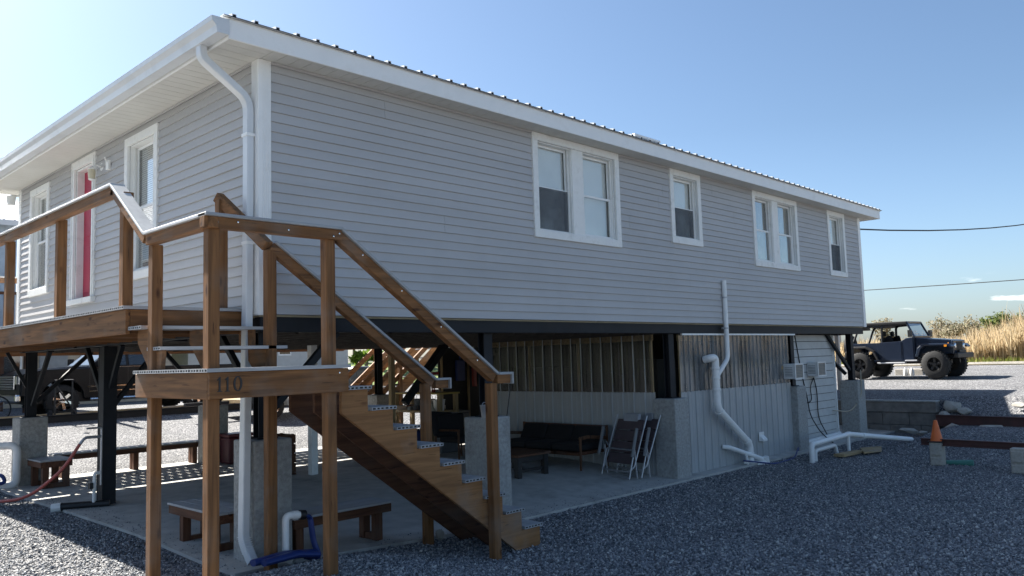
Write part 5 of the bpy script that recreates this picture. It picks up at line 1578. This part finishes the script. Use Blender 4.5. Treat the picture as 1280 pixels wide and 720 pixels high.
    # bumpers, frame, wheels
    b = MB(); b.box(1.74, 1.86, -.74, .74, .60, .74); b.box(1.5, 1.80, -.42, -.34, .58, .68); b.box(1.5, 1.80, .34, .42, .58, .68); b.box(1.72, 1.78, -.3, .3, .742, .82); b.build('front_bumper', M['black'], t, bevel=.015)
    b = MB(); b.box(-1.86, -1.74, -.74, .74, .58, .70); b.build('rear_bumper', M['black'], t, bevel=.01)
    b = MB(); b.box(-1.7, 1.55, -.42, -.34, .44, .55); b.box(-1.7, 1.55, .34, .42, .44, .55); b.tube([(fx, -.7, R), (fx, .7, R)], .05, 8); b.tube([(rx, -.7, R), (rx, .7, R)], .05, 8); b.lathe([(0, -.13), (.1, -.1), (.12, 0), (.1, .1), (0, .13)], (rx, .05, R), 12, 'y'); b.build('chassis', M['black'], t)
    for xx in (fx, rx):
        for s_ in (-1, 1): wheel(t, 'wheel', xx, s_ * .77, R, .30, s_, M['black'], 5, .5)
    b = MB(); b.lathe([(0, -.12), (.34, -.11), (R * .92, -.09), (R * .95, 0), (R * .92, .09), (.3, .11), (0, .11)], (-1.9, .1, .98), 24, 'x'); b.build('spare_wheel', M['rubber'], t, smooth=True)
    for s_ in (-1, 1):
        b = MB(); b.box(-1.735, -1.722, s_ * .6 - .06, s_ * .6 + .06, .80, .95); b.build('tail_light', M['redlens'], t)
    return t


jp = jeep()
JX, JY = 23.45, 1.72
jp.location = (JX, JY, Gf(JX, JY) + .0); jp.rotation_euler = (0, 0, radians(-92.5)); jp.scale = (.95, .95, 1.03)


def pickup():
    t = thing('pickup_truck', 'dark brown pickup truck with chrome wheels parked behind the house', 'pickup truck')
    P = M['truck']; R = .41; fx, rx = 1.85, -1.80
    def arch(cx, r, n=10):
        return [(cx + r * cos(a), R + .03 + r * sin(a)) for a in [pi - pi * k / n for k in range(n + 1)]]
    def side(z): return [(-2.92, .62)] + [(-2.95, 1.20), (2.35, 1.22), (2.80, 1.12), (2.86, .60)] + [(q[0], q[1]) for q in arch(fx, .54)][::-1] + [(q[0], q[1]) for q in arch(rx, .54)][::-1]
    pr = [(-2.92, .62), (-2.95, 1.26), (.9, 1.26), (2.30, 1.24), (2.78, 1.14), (2.84, .58)] + arch(fx, .53)[::-1] + [(1.30, .44), (-1.25, .44)] + arch(rx, .53)[::-1]
    b = MB(); b.prism(pr, 'y', -1.0, -.90); b.prism(pr, 'y', .90, 1.0); b.box(-2.95, -2.85, -.9, .9, .62, 1.26)
    b.add([(.95, -.93, 1.24), (.95, .93, 1.24), (2.30, .90, 1.24), (2.30, -.90, 1.24), (2.78, -.86, 1.12), (2.78, .86, 1.12), (1.0, -.86, 1.30), (1.0, .86, 1.30), (2.35, .80, 1.27), (2.35, -.80, 1.27)], [(0, 6, 7, 1), (6, 9, 8, 7), (0, 3, 9, 6), (1, 7, 8, 2), (3, 4, 9), (2, 8, 5), (9, 4, 5, 8)])
    b.box(-2.85, -.7, -.9, .9, .62, .70); b.box(2.74, 2.84, -.92, .92, .58, 1.12)
    body = b.build('body', P, t, bevel=.02, seg=2)
    cab = [(-.75, 1.262), (-.68, 1.40), (-.52, 1.86), (-.30, 1.92), (.25, 1.92), (.48, 1.86), (1.18, 1.28), (1.2, 1.262)]
    b = MB()
    vs = []
    for s_ in (-1, 1):
        for u, v in cab: vs.append((u, s_ * (.93 - .16 * max(0, (v - 1.26) / .66)), v))
    n = len(cab)
    b.add(vs, [tuple(range(n)), tuple(range(2 * n - 1, n - 1, -1))] + [(i, i + n, (i + 1) % n + n, (i + 1) % n) for i in range(n)])
    cb = b.build('cab', P, t, bevel=.03, seg=2)
    for s_ in (-1, 1):
        def pt(u, v, o=.008): return (u, s_ * (.93 - .16 * (v - 1.26) / .66 + o), v)
        b = MB(); b.add([pt(.22, 1.31), pt(.98, 1.31), pt(.52, 1.78), pt(.24, 1.82)], [(0, 1, 2, 3)]); b.add([pt(-.62, 1.31), pt(.14, 1.31), pt(.16, 1.82), pt(-.46, 1.80)], [(0, 1, 2, 3)]); b.build('side_window', M['tglass'], cb)
        b = MB(); b.box(-.7, 1.2, s_ * 1.002, s_ * 1.012, 1.262, 1.275); b.box(-2.9, 1.25, s_ * 1.002, s_ * 1.014, .74, .775); b.box(-.72, 1.2, s_ * 1.0, s_ * 1.01, .62, .64)
        for xx in (.62, -.3): b.box(xx - .1, xx + .08, s_ * 1.005, s_ * 1.03, 1.12, 1.15)
        b.build('chrome_trim', M['chrome'], t)
        b = MB(); b.tube([(-.95, s_ * 1.05, .42), (1.2, s_ * 1.05, .42)], .05, 10); b.build('running_board', M['chrome'], t)
        b = MB(); b.tube([(.95, s_ * .93, 1.33), (.95, s_ * 1.12, 1.36)], .02, 6); b.box(.90, 1.02, s_ * 1.06, s_ * 1.24, 1.28, 1.52); b.build('mirror', M['black'], t, bevel=.03, seg=2)
        b = MB(); b.box(2.80, 2.86, s_ * .62, s_ * .90, .86, 1.10); b.build('headlight', M['chrome'], t, bevel=.02)
        b = MB(); b.box(-2.965, -2.948, s_ * .80, s_ * .98, .86, 1.18); b.build('tail_light', M['redlens'], t)
        b = MB(); b.box(.195, .205, s_ * 1.0005, s_ * 1.003, .5, 1.25); b.box(-.755, -.745, s_ * 1.0005, s_ * 1.003, .5, 1.25); b.box(1.19, 1.2, s_ * 1.0005, s_ * 1.003, .6, 1.25); b.build('door_seam', M['black'], t)
    b = MB(); b.add([(1.13, -.80, 1.33), (1.13, .80, 1.33), (.53, .72, 1.83), (.53, -.72, 1.83)], [(0, 1, 2, 3)]); b.build('windshield', pmat('sky_lit_glass', (.24, .29, .28), .06, spec=.9), cb)
    b = MB(); b.box(2.85, 2.89, -.6, .6, .74, 1.10); gr = b.build('grille', M['chrome'], t, bevel=.015)
    b = MB()
    for k in range(5): b.box(2.891, 2.896, -.55, .55, .77 + .064 * k, .80 + .064 * k)
    b.build('grille_slot', M['black'], gr)
    b = MB(); b.box(2.82, 2.96, -.98, .98, .42, .62); b.build('front_bumper', M['chrome'], t, bevel=.04, seg=2)
    b = MB(); b.box(-3.08, -2.95, -.95, .95, .45, .62); b.build('rear_bumper', M['chrome'], t, bevel=.03)
    b = MB(); b.box(-2.8, 2.7, -.85, .85, .36, .62); b.build('chassis', M['black'], t)
    for xx in (fx, rx):
        for s_ in (-1, 1): wheel(t, 'wheel', xx, s_ * .88, R, .27, s_, M['chrome'], 6, .64)
    return t


tk = pickup()
TX, TY = 4.95, 17.0
tk.location = (TX, TY, Gf(TX, TY)); tk.rotation_euler = (0, 0, radians(181))

# trailer beyond the corner pier, long steel beam at the back
tr = thing('utility_trailer', 'low utility trailer with a white fender and chrome wheel behind the truck', 'trailer', (7.2, 13.2, .6))
zt = Gf(7.2, 13.2)
b = MB(); b.box(6.4, 9.0, 12.7, 14.2, zt + .45, zt + .53); b.build('bed', M['lumber'], tr)
b = MB(); b.box(6.4, 9.0, 12.66, 12.70, zt + .42, zt + .75); b.beam((6.4, 13.4, zt + .46), (5.2, 13.4, zt + .46), .08, .08); b.build('frame', M['steel'], tr)
b = MB(); b.prism([(7.2 + .46 * cos(a), zt + .32 + .46 * sin(a)) for a in [pi * k / 12 for k in range(13)]] + [(7.2 + .42 * cos(a), zt + .32 + .42 * sin(a)) for a in [pi - pi * k / 12 for k in range(13)]], 'y', 12.35, 12.64); b.build('fender', M['trim'], tr)
wt = MB(); R_ = .31; wt.lathe([(.17, -.1), (R_ * .9, -.1), (R_, -.07), (R_, .07), (R_ * .9, .1), (.17, .1)], (7.2, 12.5, zt + R_), 24, 'y'); wt.build('wheel', M['rubber'], tr, smooth=True)
wt = MB(); wt.lathe([(0, -.06), (.06, -.05), (.08, -.02), (.17, -.07), (.18, -.02)], (7.2, 12.5, zt + R_), 18, 'y'); wt.build('rim', M['chrome'], tr, smooth=True)
b = MB(); ibeam(b, (-9, 14.9, .83), (12, 14.9, .83), .2, .18); b.box(-9, 12, 14.85, 14.95, .6, .72); b.build('kerb_beam', M['steel'], label='long dark steel kerb beam on the bank behind the slab', cat='steel beam')
b = MB(); b.tube([(.2, 15.6, .9), (9.5, 15.4, .93)], .04, 8); b.build('spare_pipe', M['lumber'], label='long pale pipe lying behind the dark kerb beam', cat='pipe')
t = thing('hand_cart', 'black two wheeled hand cart standing before the pickup front wheel', 'hand cart', (3.0, 15.2, .76))
zt = .78
b = MB(); b.tube([(2.7, 15.2, zt + .05), (2.7, 15.2, zt + 1.0), (3.1, 15.2, zt + 1.0), (3.1, 15.2, zt + .05)], .028, 8); b.tube([(2.7, 15.2, zt + .5), (3.1, 15.2, zt + .5)], .02, 8); b.beam((2.6, 15.1, zt + .05), (3.3, 15.1, zt + .05), .35, .02); b.tube([(2.7, 15.2, zt + .9), (3.2, 15.0, zt + .05)], .02, 6); b.build('frame', M['black'], t)
for xx in (2.62, 3.18):
    b = MB(); b.lathe([(.03, -.03), (.13, -.03), (.13, .03), (.03, .03)], (xx, 15.3, zt + .13), 14, 'x'); b.build('wheel', M['rubber'], t)
t = thing('wheelie_bin', 'dark grey wheelie bin standing on the grass edge behind the house', 'wheelie bin', (11.2, 14.2, .7))
z0 = Gf(11.2, 14.2)
b = MB(); b.add([(10.95, 13.95, z0 + .05), (11.45, 13.95, z0 + .05), (11.45, 14.5, z0 + .05), (10.95, 14.5, z0 + .05), (10.85, 13.85, z0 + 1.12), (11.55, 13.85, z0 + 1.12), (11.55, 14.6, z0 + 1.12), (10.85, 14.6, z0 + 1.12)], [(3, 2, 1, 0), (4, 5, 6, 7), (0, 1, 5, 4), (1, 2, 6, 5), (2, 3, 7, 6), (3, 0, 4, 7)]); b.build('bin_body', M['bin'], t, bevel=.03, seg=2)
b = MB(); b.add([(10.82, 13.82, z0 + 1.125), (11.58, 13.82, z0 + 1.125), (11.58, 14.66, z0 + 1.125), (10.82, 14.66, z0 + 1.125), (10.9, 13.9, z0 + 1.2), (11.5, 13.9, z0 + 1.2), (11.5, 14.6, z0 + 1.22), (10.9, 14.6, z0 + 1.22)], [(3, 2, 1, 0), (4, 5, 6, 7), (0, 1, 5, 4), (1, 2, 6, 5), (2, 3, 7, 6), (3, 0, 4, 7)]); b.build('lid', M['bin'], t, bevel=.015)
for xx in (10.9, 11.5):
    b = MB(); b.lathe([(0, -.03), (.1, -.03), (.1, .03), (0, .03)], (xx, 14.6, z0 + .1), 14, 'x'); b.build('wheel', M['rubber'], t)


# ------------------------------------------------------------------ NEIGHBOURS
def gable_house(name, label, x0, x1, y0, y1, z0, z1, rise, wall, roofm, wins, doors=(), stilts=None):
    t = thing(name, label, 'building', ((x0 + x1) / 2, (y0 + y1) / 2, z0))
    b = MB(); b.box(x0, x1, y0, y1, z0, z1); b.prism([(y0, z1), (y1, z1), ((y0 + y1) / 2, z1 + rise)], 'x', x0 + .02, x1 - .02); b.build('wall', wall, t)
    b = MB(); ym = (y0 + y1) / 2
    for s_, ya in ((1, y0 - .5), (-1, y1 + .5)):
        k = rise / (ym - y0); zl = z1 - .5 * k
        b.add([(x0 - .5, ya, zl + .05), (x1 + .5, ya, zl + .05), (x1 + .5, ym, z1 + rise + .05), (x0 - .5, ym, z1 + rise + .05), (x0 - .5, ya, zl - .12), (x1 + .5, ya, zl - .12), (x1 + .5, ym, z1 + rise - .05), (x0 - .5, ym, z1 + rise - .05)],
              [(0, 1, 2, 3), (7, 6, 5, 4), (0, 4, 5, 1), (1, 5, 6, 2), (2, 6, 7, 3), (3, 7, 4, 0)])
    rf = b.build('roof', roofm, t)
    b = MB(); x = x0 - .4
    while x < x1 + .5:
        k = rise / (ym - y0)
        b.beam((x, y0 - .5, z1 - .5 * k + .06), (x, ym, z1 + rise + .06), .05, .03); x += .3
    b.build('rib', roofm, rf)
    for (wx, wz, ww, wh) in wins:
        b = MB(); b.box(wx - .07, wx + ww + .07, y0 - .04, y0 - .002, wz - .07, wz + wh + .07); w_ = b.build('window', M['trim'], t)
        b = MB(); b.box(wx, wx + ww, y0 - .05, y0 - .042, wz, wz + wh); b.build('pane', M['tglass'], w_)
    for (wx, wz, ww, wh) in doors:
        b = MB(); b.box(wx, wx + ww, y0 - .05, y0 - .002, wz, wz + wh); b.build('door', pmat('grey_door', (.3, .32, .33), .6), t)
    if stilts:
        for (sx, sy) in stilts:
            b = MB(); b.box(sx, sx + .25, sy, sy + .25, Gf(sx, sy) - .1, z0); b.build('stilt', M['wzd'], t)
    return t


whiteroof = pmat('white_metal_roof', (.72, .73, .74), .4, var=.04)
# raised house beyond the left corner
nh = gable_house('raised_house', 'raised pale blue house with a bright white metal roof far left', -9, 3.4, 21.5, 29, 3.3, 6.9, 1.6, pmat('pale_blue_wall', (.42, .50, .58), .7), whiteroof, [(1.6, 4.6, .9, 1.3)], (), [(-8, 21.6), (-4, 21.6), (-1, 21.6), (2.9, 21.6), (2.9, 28), (-3, 28)])
b = MB(); b.box(-9, 3.4, 19.6, 21.48, 3.15, 3.28); b.build('porch_floor', M['wx'], nh)
b = MB()
for x in np.arange(-8.9, 3.4, .16): b.box(x, x + .04, 19.65, 19.7, 3.3, 4.3)
b.box(-9, 3.4, 19.62, 19.74, 4.3, 4.38); b.build('porch_rail', M['wzd'], nh)
for x in (-8.9, -5, -1, 3.2):
    b = MB(); b.box(x, x + .15, 19.65, 19.8, .8, 6.6); b.build('porch_post', M['wzd'], nh)
gable_house('white_cabin', 'long white cabin with a small vent window behind the house', 10.5, 18.2, 25, 31, .8, 3.6, 1.3, M['ivory'], whiteroof, [(14.6, 2.5, .5, .7)], [(16.3, .85, .95, 2.0)])
gable_house('tan_cabin', 'tan cabin with dark windows behind the pickup truck', 1.5, 9.4, 24, 30, .8, 3.3, 1.2, M['tan'], whiteroof, [(3.2, 1.7, 1.0, 1.1), (6.2, 1.7, 1.0, 1.1), (8.0, 1.7, .9, 1.1)], [(4.8, .85, .9, 2.0)])
gable_house('white_garage', 'white garage with a grey door at the far left', -8, .4, 23, 29, .8, 3.2, 1.0, M['ivory'], whiteroof, [], [(-1.6, .85, 1.0, 2.0), (-4.5, .85, 2.4, 2.1)])

# pale box building and low platform beyond the open car
t = thing('pump_house', 'small pale pump house behind the open off-road car', 'building', (46, 17, 1.1))
b = MB(); b.box(44.5, 47.5, 13.5, 17.5, 1.0, 3.2); b.build('wall', M['ivory'], t)
b = MB(); b.box(44.3, 47.7, 13.3, 17.7, 3.2, 3.4); b.build('roof', whiteroof, t)
b = MB(); b.box(44.44, 44.498, 15.2, 16.1, 1.1, 3.0); b.build('door', pmat('pump_door', (.4, .41, .42), .6), t)
t = thing('pipe_gantry', 'low pale metal gantry standing in the dry reeds', 'gantry', (52, 3, 1.1))
b = MB(); b.beam((52, 2.9, 2.6), (52, 6.6, 2.5), .1, .14); b.build('crossbar', M['alloy'], t)
for yy in (2.95, 6.5):
    b = MB(); b.box(51.95, 52.05, yy, yy + .1, 1.0, 2.6); b.build('leg', M['alloy'], t)

# ------------------------------------------------------------------ VEGETATION
def arr_mesh(name, V, F, mat):
    me = bpy.data.meshes.new(name)
    n = F.shape[1]
    me.vertices.add(len(V)); me.vertices.foreach_set('co', V.ravel())
    me.loops.add(F.size); me.loops.foreach_set('vertex_index', F.ravel().astype(np.int32))
    me.polygons.add(len(F)); me.polygons.foreach_set('loop_start', np.arange(0, F.size, n, dtype=np.int32)); me.polygons.foreach_set('loop_total', np.full(len(F), n, dtype=np.int32))
    me.update(calc_edges=True); me.materials.append(mat)
    o = bpy.data.objects.new(name, me); COL.objects.link(o)
    return o


def reeds():
    r = np.random.default_rng(9)
    n = 42000
    x = 39.0 + 16 * r.uniform(0, 1, n) ** 1.8; y = r.uniform(-30, 24, n)
    clump = .5 + .5 * np.sin(y * 1.9 + np.sin(x * 1.3) * 2) * np.sin(x * .9 + y * .37)
    h = (1.15 + .75 * r.uniform(0, 1, n) + .45 * clump) * np.clip(.55 + (x - 39) * .25, .55, 1)
    h *= .62 + .66 * (1 - sm(1.2, 6.0, y))
    h[r.uniform(0, 1, n) > .985] *= 1.35
    w = r.uniform(.012, .035, n)
    ang = r.uniform(0, pi, n); le = r.normal(0, .16, (n, 2)) * h[:, None]
    z = G(x, y)
    dx, dy = np.cos(ang) * w, np.sin(ang) * w
    V = np.zeros((n, 6, 3))
    for i, (t, wf) in enumerate(((0, 1), (.55, 1.1), (1, .15))):
        cx = x + le[:, 0] * t * t; cy = y + le[:, 1] * t * t; cz = z + h * t
        V[:, 2 * i] = np.stack([cx - dx * wf, cy - dy * wf, cz], -1); V[:, 2 * i + 1] = np.stack([cx + dx * wf, cy + dy * wf, cz], -1)
    F = np.array([(0, 1, 3, 2), (2, 3, 5, 4)])[None] + (np.arange(n) * 6)[:, None, None]
    o = arr_mesh('dry_reeds', V.reshape(-1, 3), F.reshape(-1, 4), islandmat('reed_straw', [(.30, .23, .13), (.46, .37, .23), (.60, .50, .34), (.52, .40, .25), (.36, .29, .17)], .9, .5))
    tag(o, 'tall golden dry reeds along the edge of the far gravel', 'reeds', kind='stuff')
    # short green fringe
    n = 9000
    x = r.uniform(37.4, 40, n); y = r.uniform(-30, 24, n); h = r.uniform(.08, .3, n); z = G(x, y); a = r.uniform(0, pi, n); w = r.uniform(.02, .05, n)
    V = np.zeros((n, 3, 3)); V[:, 0] = np.stack([x - np.cos(a) * w, y - np.sin(a) * w, z], -1); V[:, 1] = np.stack([x + np.cos(a) * w, y + np.sin(a) * w, z], -1); V[:, 2] = np.stack([x + r.normal(0, .06, n), y + r.normal(0, .06, n), z + h], -1)
    o = arr_mesh('green_fringe', V.reshape(-1, 3), np.arange(n * 3).reshape(n, 3), islandmat('fringe_green', [(.09, .13, .025), (.16, .19, .04), (.25, .21, .08)], .9, .35))
    tag(o, 'short green grass fringe in front of the dry reeds', 'grass', kind='stuff')


reeds()


def tree(name, label, x, y, H, W, leafmat, nleaf, seed, group, bare=.0, ls=.10, trunk=.12, base=None):
    r_ = random.Random(seed); r = np.random.default_rng(seed)
    z0 = Gf(x, y) - .05 if base is None else base
    t = thing(name, label, 'tree' if H > 2.6 else 'shrub', (x, y, z0), group)
    b = MB(); tips = []

    def grow(p, d, L_, rad, lev):
        q = p + d * L_ * .5 + Vector((r_.gauss(0, .06), r_.gauss(0, .06), 0)) * L_
        e = p + d * L_
        b.tube([p, q, e], [rad, rad * .8, rad * .6], 5, cap=False)
        if lev == 0:
            tips.append((p, e)); return
        for k in range(3 if lev > 1 else 4):
            a = r_.uniform(0, 2 * pi); sp = r_.uniform(.35, .9)
            nd = (d + Vector((cos(a) * sp, sin(a) * sp * 1.0, r_.uniform(-.1, .35)))).normalized()
            nd = Vector((nd.x * W / H * 1.6, nd.y * W / H * 1.6, nd.z)).normalized()
            grow(p + d * L_ * r_.uniform(.55, 1.0), nd, L_ * r_.uniform(.55, .8), rad * .55, lev - 1)
    grow(Vector((x, y, z0)), Vector((r_.gauss(0, .06), r_.gauss(0, .06), 1)).normalized(), H * .36, trunk, 3)
    b.build('trunk', pmat('bark_' + str(seed), (.12, .095, .07), .95, var=.3, scale=10), t)
    n = nleaf
    idx = r.integers(0, len(tips), n); tt = r.uniform(.1, 1.15, n)
    P0 = np.array([q[0] for q in tips])[idx]; P1 = np.array([q[1] for q in tips])[idx]
    C_ = P0 + (P1 - P0) * tt[:, None] + r.normal(0, .055 * H, (n, 3)) * np.array([1, 1, .8])
    nrm = r.normal(0, 1, (n, 3)); nrm /= np.linalg.norm(nrm, axis=1, keepdims=True)
    u = np.cross(nrm, r.normal(0, 1, (n, 3))); u /= np.linalg.norm(u, axis=1, keepdims=True); v = np.cross(nrm, u)
    s_ = (ls * r.uniform(.5, 1.3, n))[:, None]
    V = np.stack([C_ - u * s_, C_ + v * s_ * .5, C_ + u * s_, C_ - v * s_ * .5], 1) - np.array([x, y, z0])
    o = arr_mesh('crown', V.reshape(-1, 3), np.arange(n * 4).reshape(n, 4), leafmat)
    o.parent = t; OFF[o.name] = Vector((x, y, z0))
    return t


lf_g = islandmat('leaf_green', [(.06, .085, .025), (.10, .135, .04), (.16, .19, .06), (.09, .11, .045)], .8, .45)
lf_o = islandmat('leaf_olive', [(.22, .21, .14), (.30, .27, .19), (.35, .31, .23), (.22, .23, .14)], .85, .45)  # pale winter tone, greyed further to put distance haze into the leaf colour
lf_d = islandmat('leaf_dry', [(.24, .19, .13), (.31, .26, .18), (.18, .16, .10)], .9, .4)  # dry leaf tone, likewise paled for distance haze
grp = 'scrub trees beyond the dry reeds'
# right background (direction from the camera in degrees, distance)
def polar(px, dist):
    a = .7677 + atan2((640 - px), 1013.8)
    return -4.03 + dist * cos(a), -7.37 + dist * sin(a)


for i, (px, dist, H, W, lm, nl, lab) in enumerate([
    (1090, 62, 3.4, 2.6, lf_o, 1300, 'olive tree rising directly behind the house corner'),
    (1152, 66, 3.0, 2.6, lf_d, 1000, 'low olive tree just right of the car windshield'),
    (1172, 70, 3.2, 2.6, lf_d, 900, 'thin dry shrub left of the twin scrub trees'),
    (1187, 68, 3.7, 2.8, lf_o, 1100, 'left of the two taller scrub trees above the reeds'),
    (1203, 70, 3.8, 2.6, lf_o, 1000, 'right of the two taller scrub trees above the reeds'),
    (1218, 72, 3.2, 2.6, lf_d, 800, 'pale dry shrub right of the taller scrub trees'),
    (1256, 52, 3.1, 1.6, lf_g, 1100, 'green tree above the reeds, left of the green pair'),
    (1276, 53, 3.0, 1.8, lf_g, 1200, 'green tree above the reeds at the right edge')]):
    x, y = polar(px, dist); tree('scrub_tree', lab, x, y, H, W, lm, nl, 70 + i, grp, ls=.10)
grp = 'trees seen under the house'
for i, (px, dist, H, W, lm, nl, lab) in enumerate([
    (455, 52, 7.0, 4.5, lf_o, 1800, 'thin olive tree over the wheelie bin'), (474, 56, 8.0, 5, lf_d, 1600, 'brown half bare tree right of the wheelie bin'), (492, 60, 7.5, 5, lf_o, 1600, 'olive tree behind the pale prop post'),
    (520, 55, 7.0, 5, lf_d, 1500, 'brown tree behind the back stairs'), (440, 62, 8.0, 5, lf_g, 1800, 'dark green tree left of the wheelie bin'), (545, 58, 6.5, 5, lf_o, 1500, 'olive tree at the top of the back stairs')]):
    x, y = polar(px, dist); tree('yard_tree', lab, x, y, H, W, lm, nl, 120 + i, grp, ls=.2, base=1.5)
for i, (px, dist, H, W, nl, lab) in enumerate([(447, 40, 1.5, 1.6, 1500, 'bright green bush left of the wheelie bin'), (466, 41, 1.4, 1.5, 1500, 'bright green bush right of the wheelie bin')]):
    x, y = polar(px, dist); tree('green_bush', lab, x, y, H, W, islandmat('bush_green%d' % i, [(.10, .17, .02), (.17, .27, .03), (.22, .30, .05)], .8, .4), nl, 160 + i, 'bright bushes by the bin', ls=.10, trunk=.04, base=1.5)

# power lines and a far pole
def wire(name, pts, r, label):
    b = MB(); b.tube(pts, r, 5); b.build(name, M['wire'], label=label, cat='power line', group='power lines')


def sag(p, q, s, n=16):
    p = Vector(p); q = Vector(q)
    return [p.lerp(q, k / n) - Vector((0, 0, 4 * s * (k / n) * (1 - k / n))) for k in range(n + 1)]


wire('power_line', sag((15.6, .4, 4.90), (60, -2.0, 12.2), 1.1), .02, 'thick black service line leaving the house corner')
wire('power_line', sag((60, 60, 7.9), (62, -40, 7.0), 1.0), .03, 'thin dark power line low in the sky above the clouds')
x, y = polar(1106, 75)
t = thing('utility_pole', 'slim distant utility pole behind the open car', 'utility pole', (x, y, 1))
b = MB(); b.tube([(x, y, 1), (x, y, 4.5)], [.09, .07], 8); b.build('pole', M['wzd'], t)
b = MB(); b.box(x - .04, x + .04, y - .12, y + .12, 4.1, 4.3); b.build('transformer', M['grey'], t)

# ------------------------------------------------------------------ SKY, SUN, CAMERA
TO_SUN = Vector((-.11, 1.12, 1.0)).normalized()
el = math.asin(TO_SUN.z)
W = bpy.data.worlds.new('World'); S.world = W; W.use_nodes = True
nt = W.node_tree; L = nt.links.new
bg = nt.nodes['Background']
sky = N(nt, 'ShaderNodeTexSky'); sky.sky_type = 'NISHITA'; sky.sun_disc = False
sky.sun_elevation = el; sky.sun_rotation = atan2(TO_SUN.x, TO_SUN.y)
sky.air_density = 1.0; sky.dust_density = 1.3; sky.ozone_density = 3.0; sky.altitude = 0
# a few small fair-weather clouds low on the horizon
tc = N(nt, 'ShaderNodeTexCoord'); mp = N(nt, 'ShaderNodeMapping'); mp.inputs['Scale'].default_value = (7, 7, 34)
L(tc.outputs['Generated'], mp.inputs['Vector'])
nz = N(nt, 'ShaderNodeTexNoise'); nz.inputs['Scale'].default_value = 1.0; nz.inputs['Detail'].default_value = 6; nz.inputs['Roughness'].default_value = .55
L(mp.outputs[0], nz.inputs['Vector'])
cr = N(nt, 'ShaderNodeMapRange'); cr.inputs['From Min'].default_value = .63; cr.inputs['From Max'].default_value = .70
L(nz.outputs['Fac'], cr.inputs['Value'])
sx = N(nt, 'ShaderNodeSeparateXYZ'); L(tc.outputs['Generated'], sx.inputs[0])
band = N(nt, 'ShaderNodeValToRGB'); e = band.color_ramp.elements
e[0].position = .035; e[0].color = (0, 0, 0, 1); e[1].position = .075; e[1].color = (0, 0, 0, 1)
k = e.new(.05); k.color = (1, 1, 1, 1); k = e.new(.062); k.color = (1, 1, 1, 1)
L(sx.outputs['Z'], band.inputs['Fac'])
ml = N(nt, 'ShaderNodeMath', operation='MULTIPLY'); L(cr.outputs[0], ml.inputs[0]); L(band.outputs[0], ml.inputs[1])
mx = N(nt, 'ShaderNodeMixRGB'); mx.inputs['Color2'].default_value = (9, 9, 9, 1)
ht = N(nt, 'ShaderNodeValToRGB'); ht.color_ramp.elements[0].position = 0; ht.color_ramp.elements[0].color = (.74, .82, .94, 1); ht.color_ramp.elements[1].position = .26; ht.color_ramp.elements[1].color = (.57, .65, .73, 1)
L(sx.outputs['Z'], ht.inputs['Fac'])
hv = N(nt, 'ShaderNodeMixRGB', blend_type='MULTIPLY'); hv.inputs['Fac'].default_value = 1; L(sky.outputs[0], hv.inputs['Color1']); L(ht.outputs[0], hv.inputs['Color2'])
hs = N(nt, 'ShaderNodeHueSaturation'); hs.inputs['Hue'].default_value = .496; hs.inputs['Saturation'].default_value = .93; L(hv.outputs[0], hs.inputs['Color'])
L(ml.outputs[0], mx.inputs['Fac']); L(hs.outputs[0], mx.inputs['Color1'])
L(mx.outputs[0], bg.inputs['Color'])
bg.inputs['Strength'].default_value = .06

sd = bpy.data.lights.new('sun', 'SUN'); sd.energy = 5.0; sd.angle = radians(.53); sd.color = (1, .95, .87)
so = bpy.data.objects.new('sun', sd); COL.objects.link(so); so.rotation_euler = TO_SUN.to_track_quat('Z', 'Y').to_euler(); so.location = (0, 0, 30)

f, yaw, pit, rol = 1013.83068, .767714208, .0872454920, -.0297304401
Cc = Vector((-4.03480497, -7.37432666, 1.98262161))
F = Vector((cos(yaw) * cos(pit), sin(yaw) * cos(pit), sin(pit))); R0 = Vector((sin(yaw), -cos(yaw), 0)); U0 = R0.cross(F)
R1 = R0 * cos(rol) + U0 * sin(rol); U1 = -R0 * sin(rol) + U0 * cos(rol)
cd = bpy.data.cameras.new('camera'); cam = bpy.data.objects.new('camera', cd); COL.objects.link(cam)
m = Matrix.Identity(4)
for i in range(3): m[i][0] = R1[i]; m[i][1] = U1[i]; m[i][2] = -F[i]; m[i][3] = Cc[i]
cam.matrix_world = m
cd.sensor_width = 36; cd.lens = 36 * f / 1280; cd.clip_start = .05; cd.clip_end = 3000
S.camera = cam
S.view_settings.view_transform = 'Standard'; S.view_settings.look = 'None'; S.view_settings.gamma = 1; S.view_settings.use_curve_mapping = False
S.view_settings.exposure = 1.92
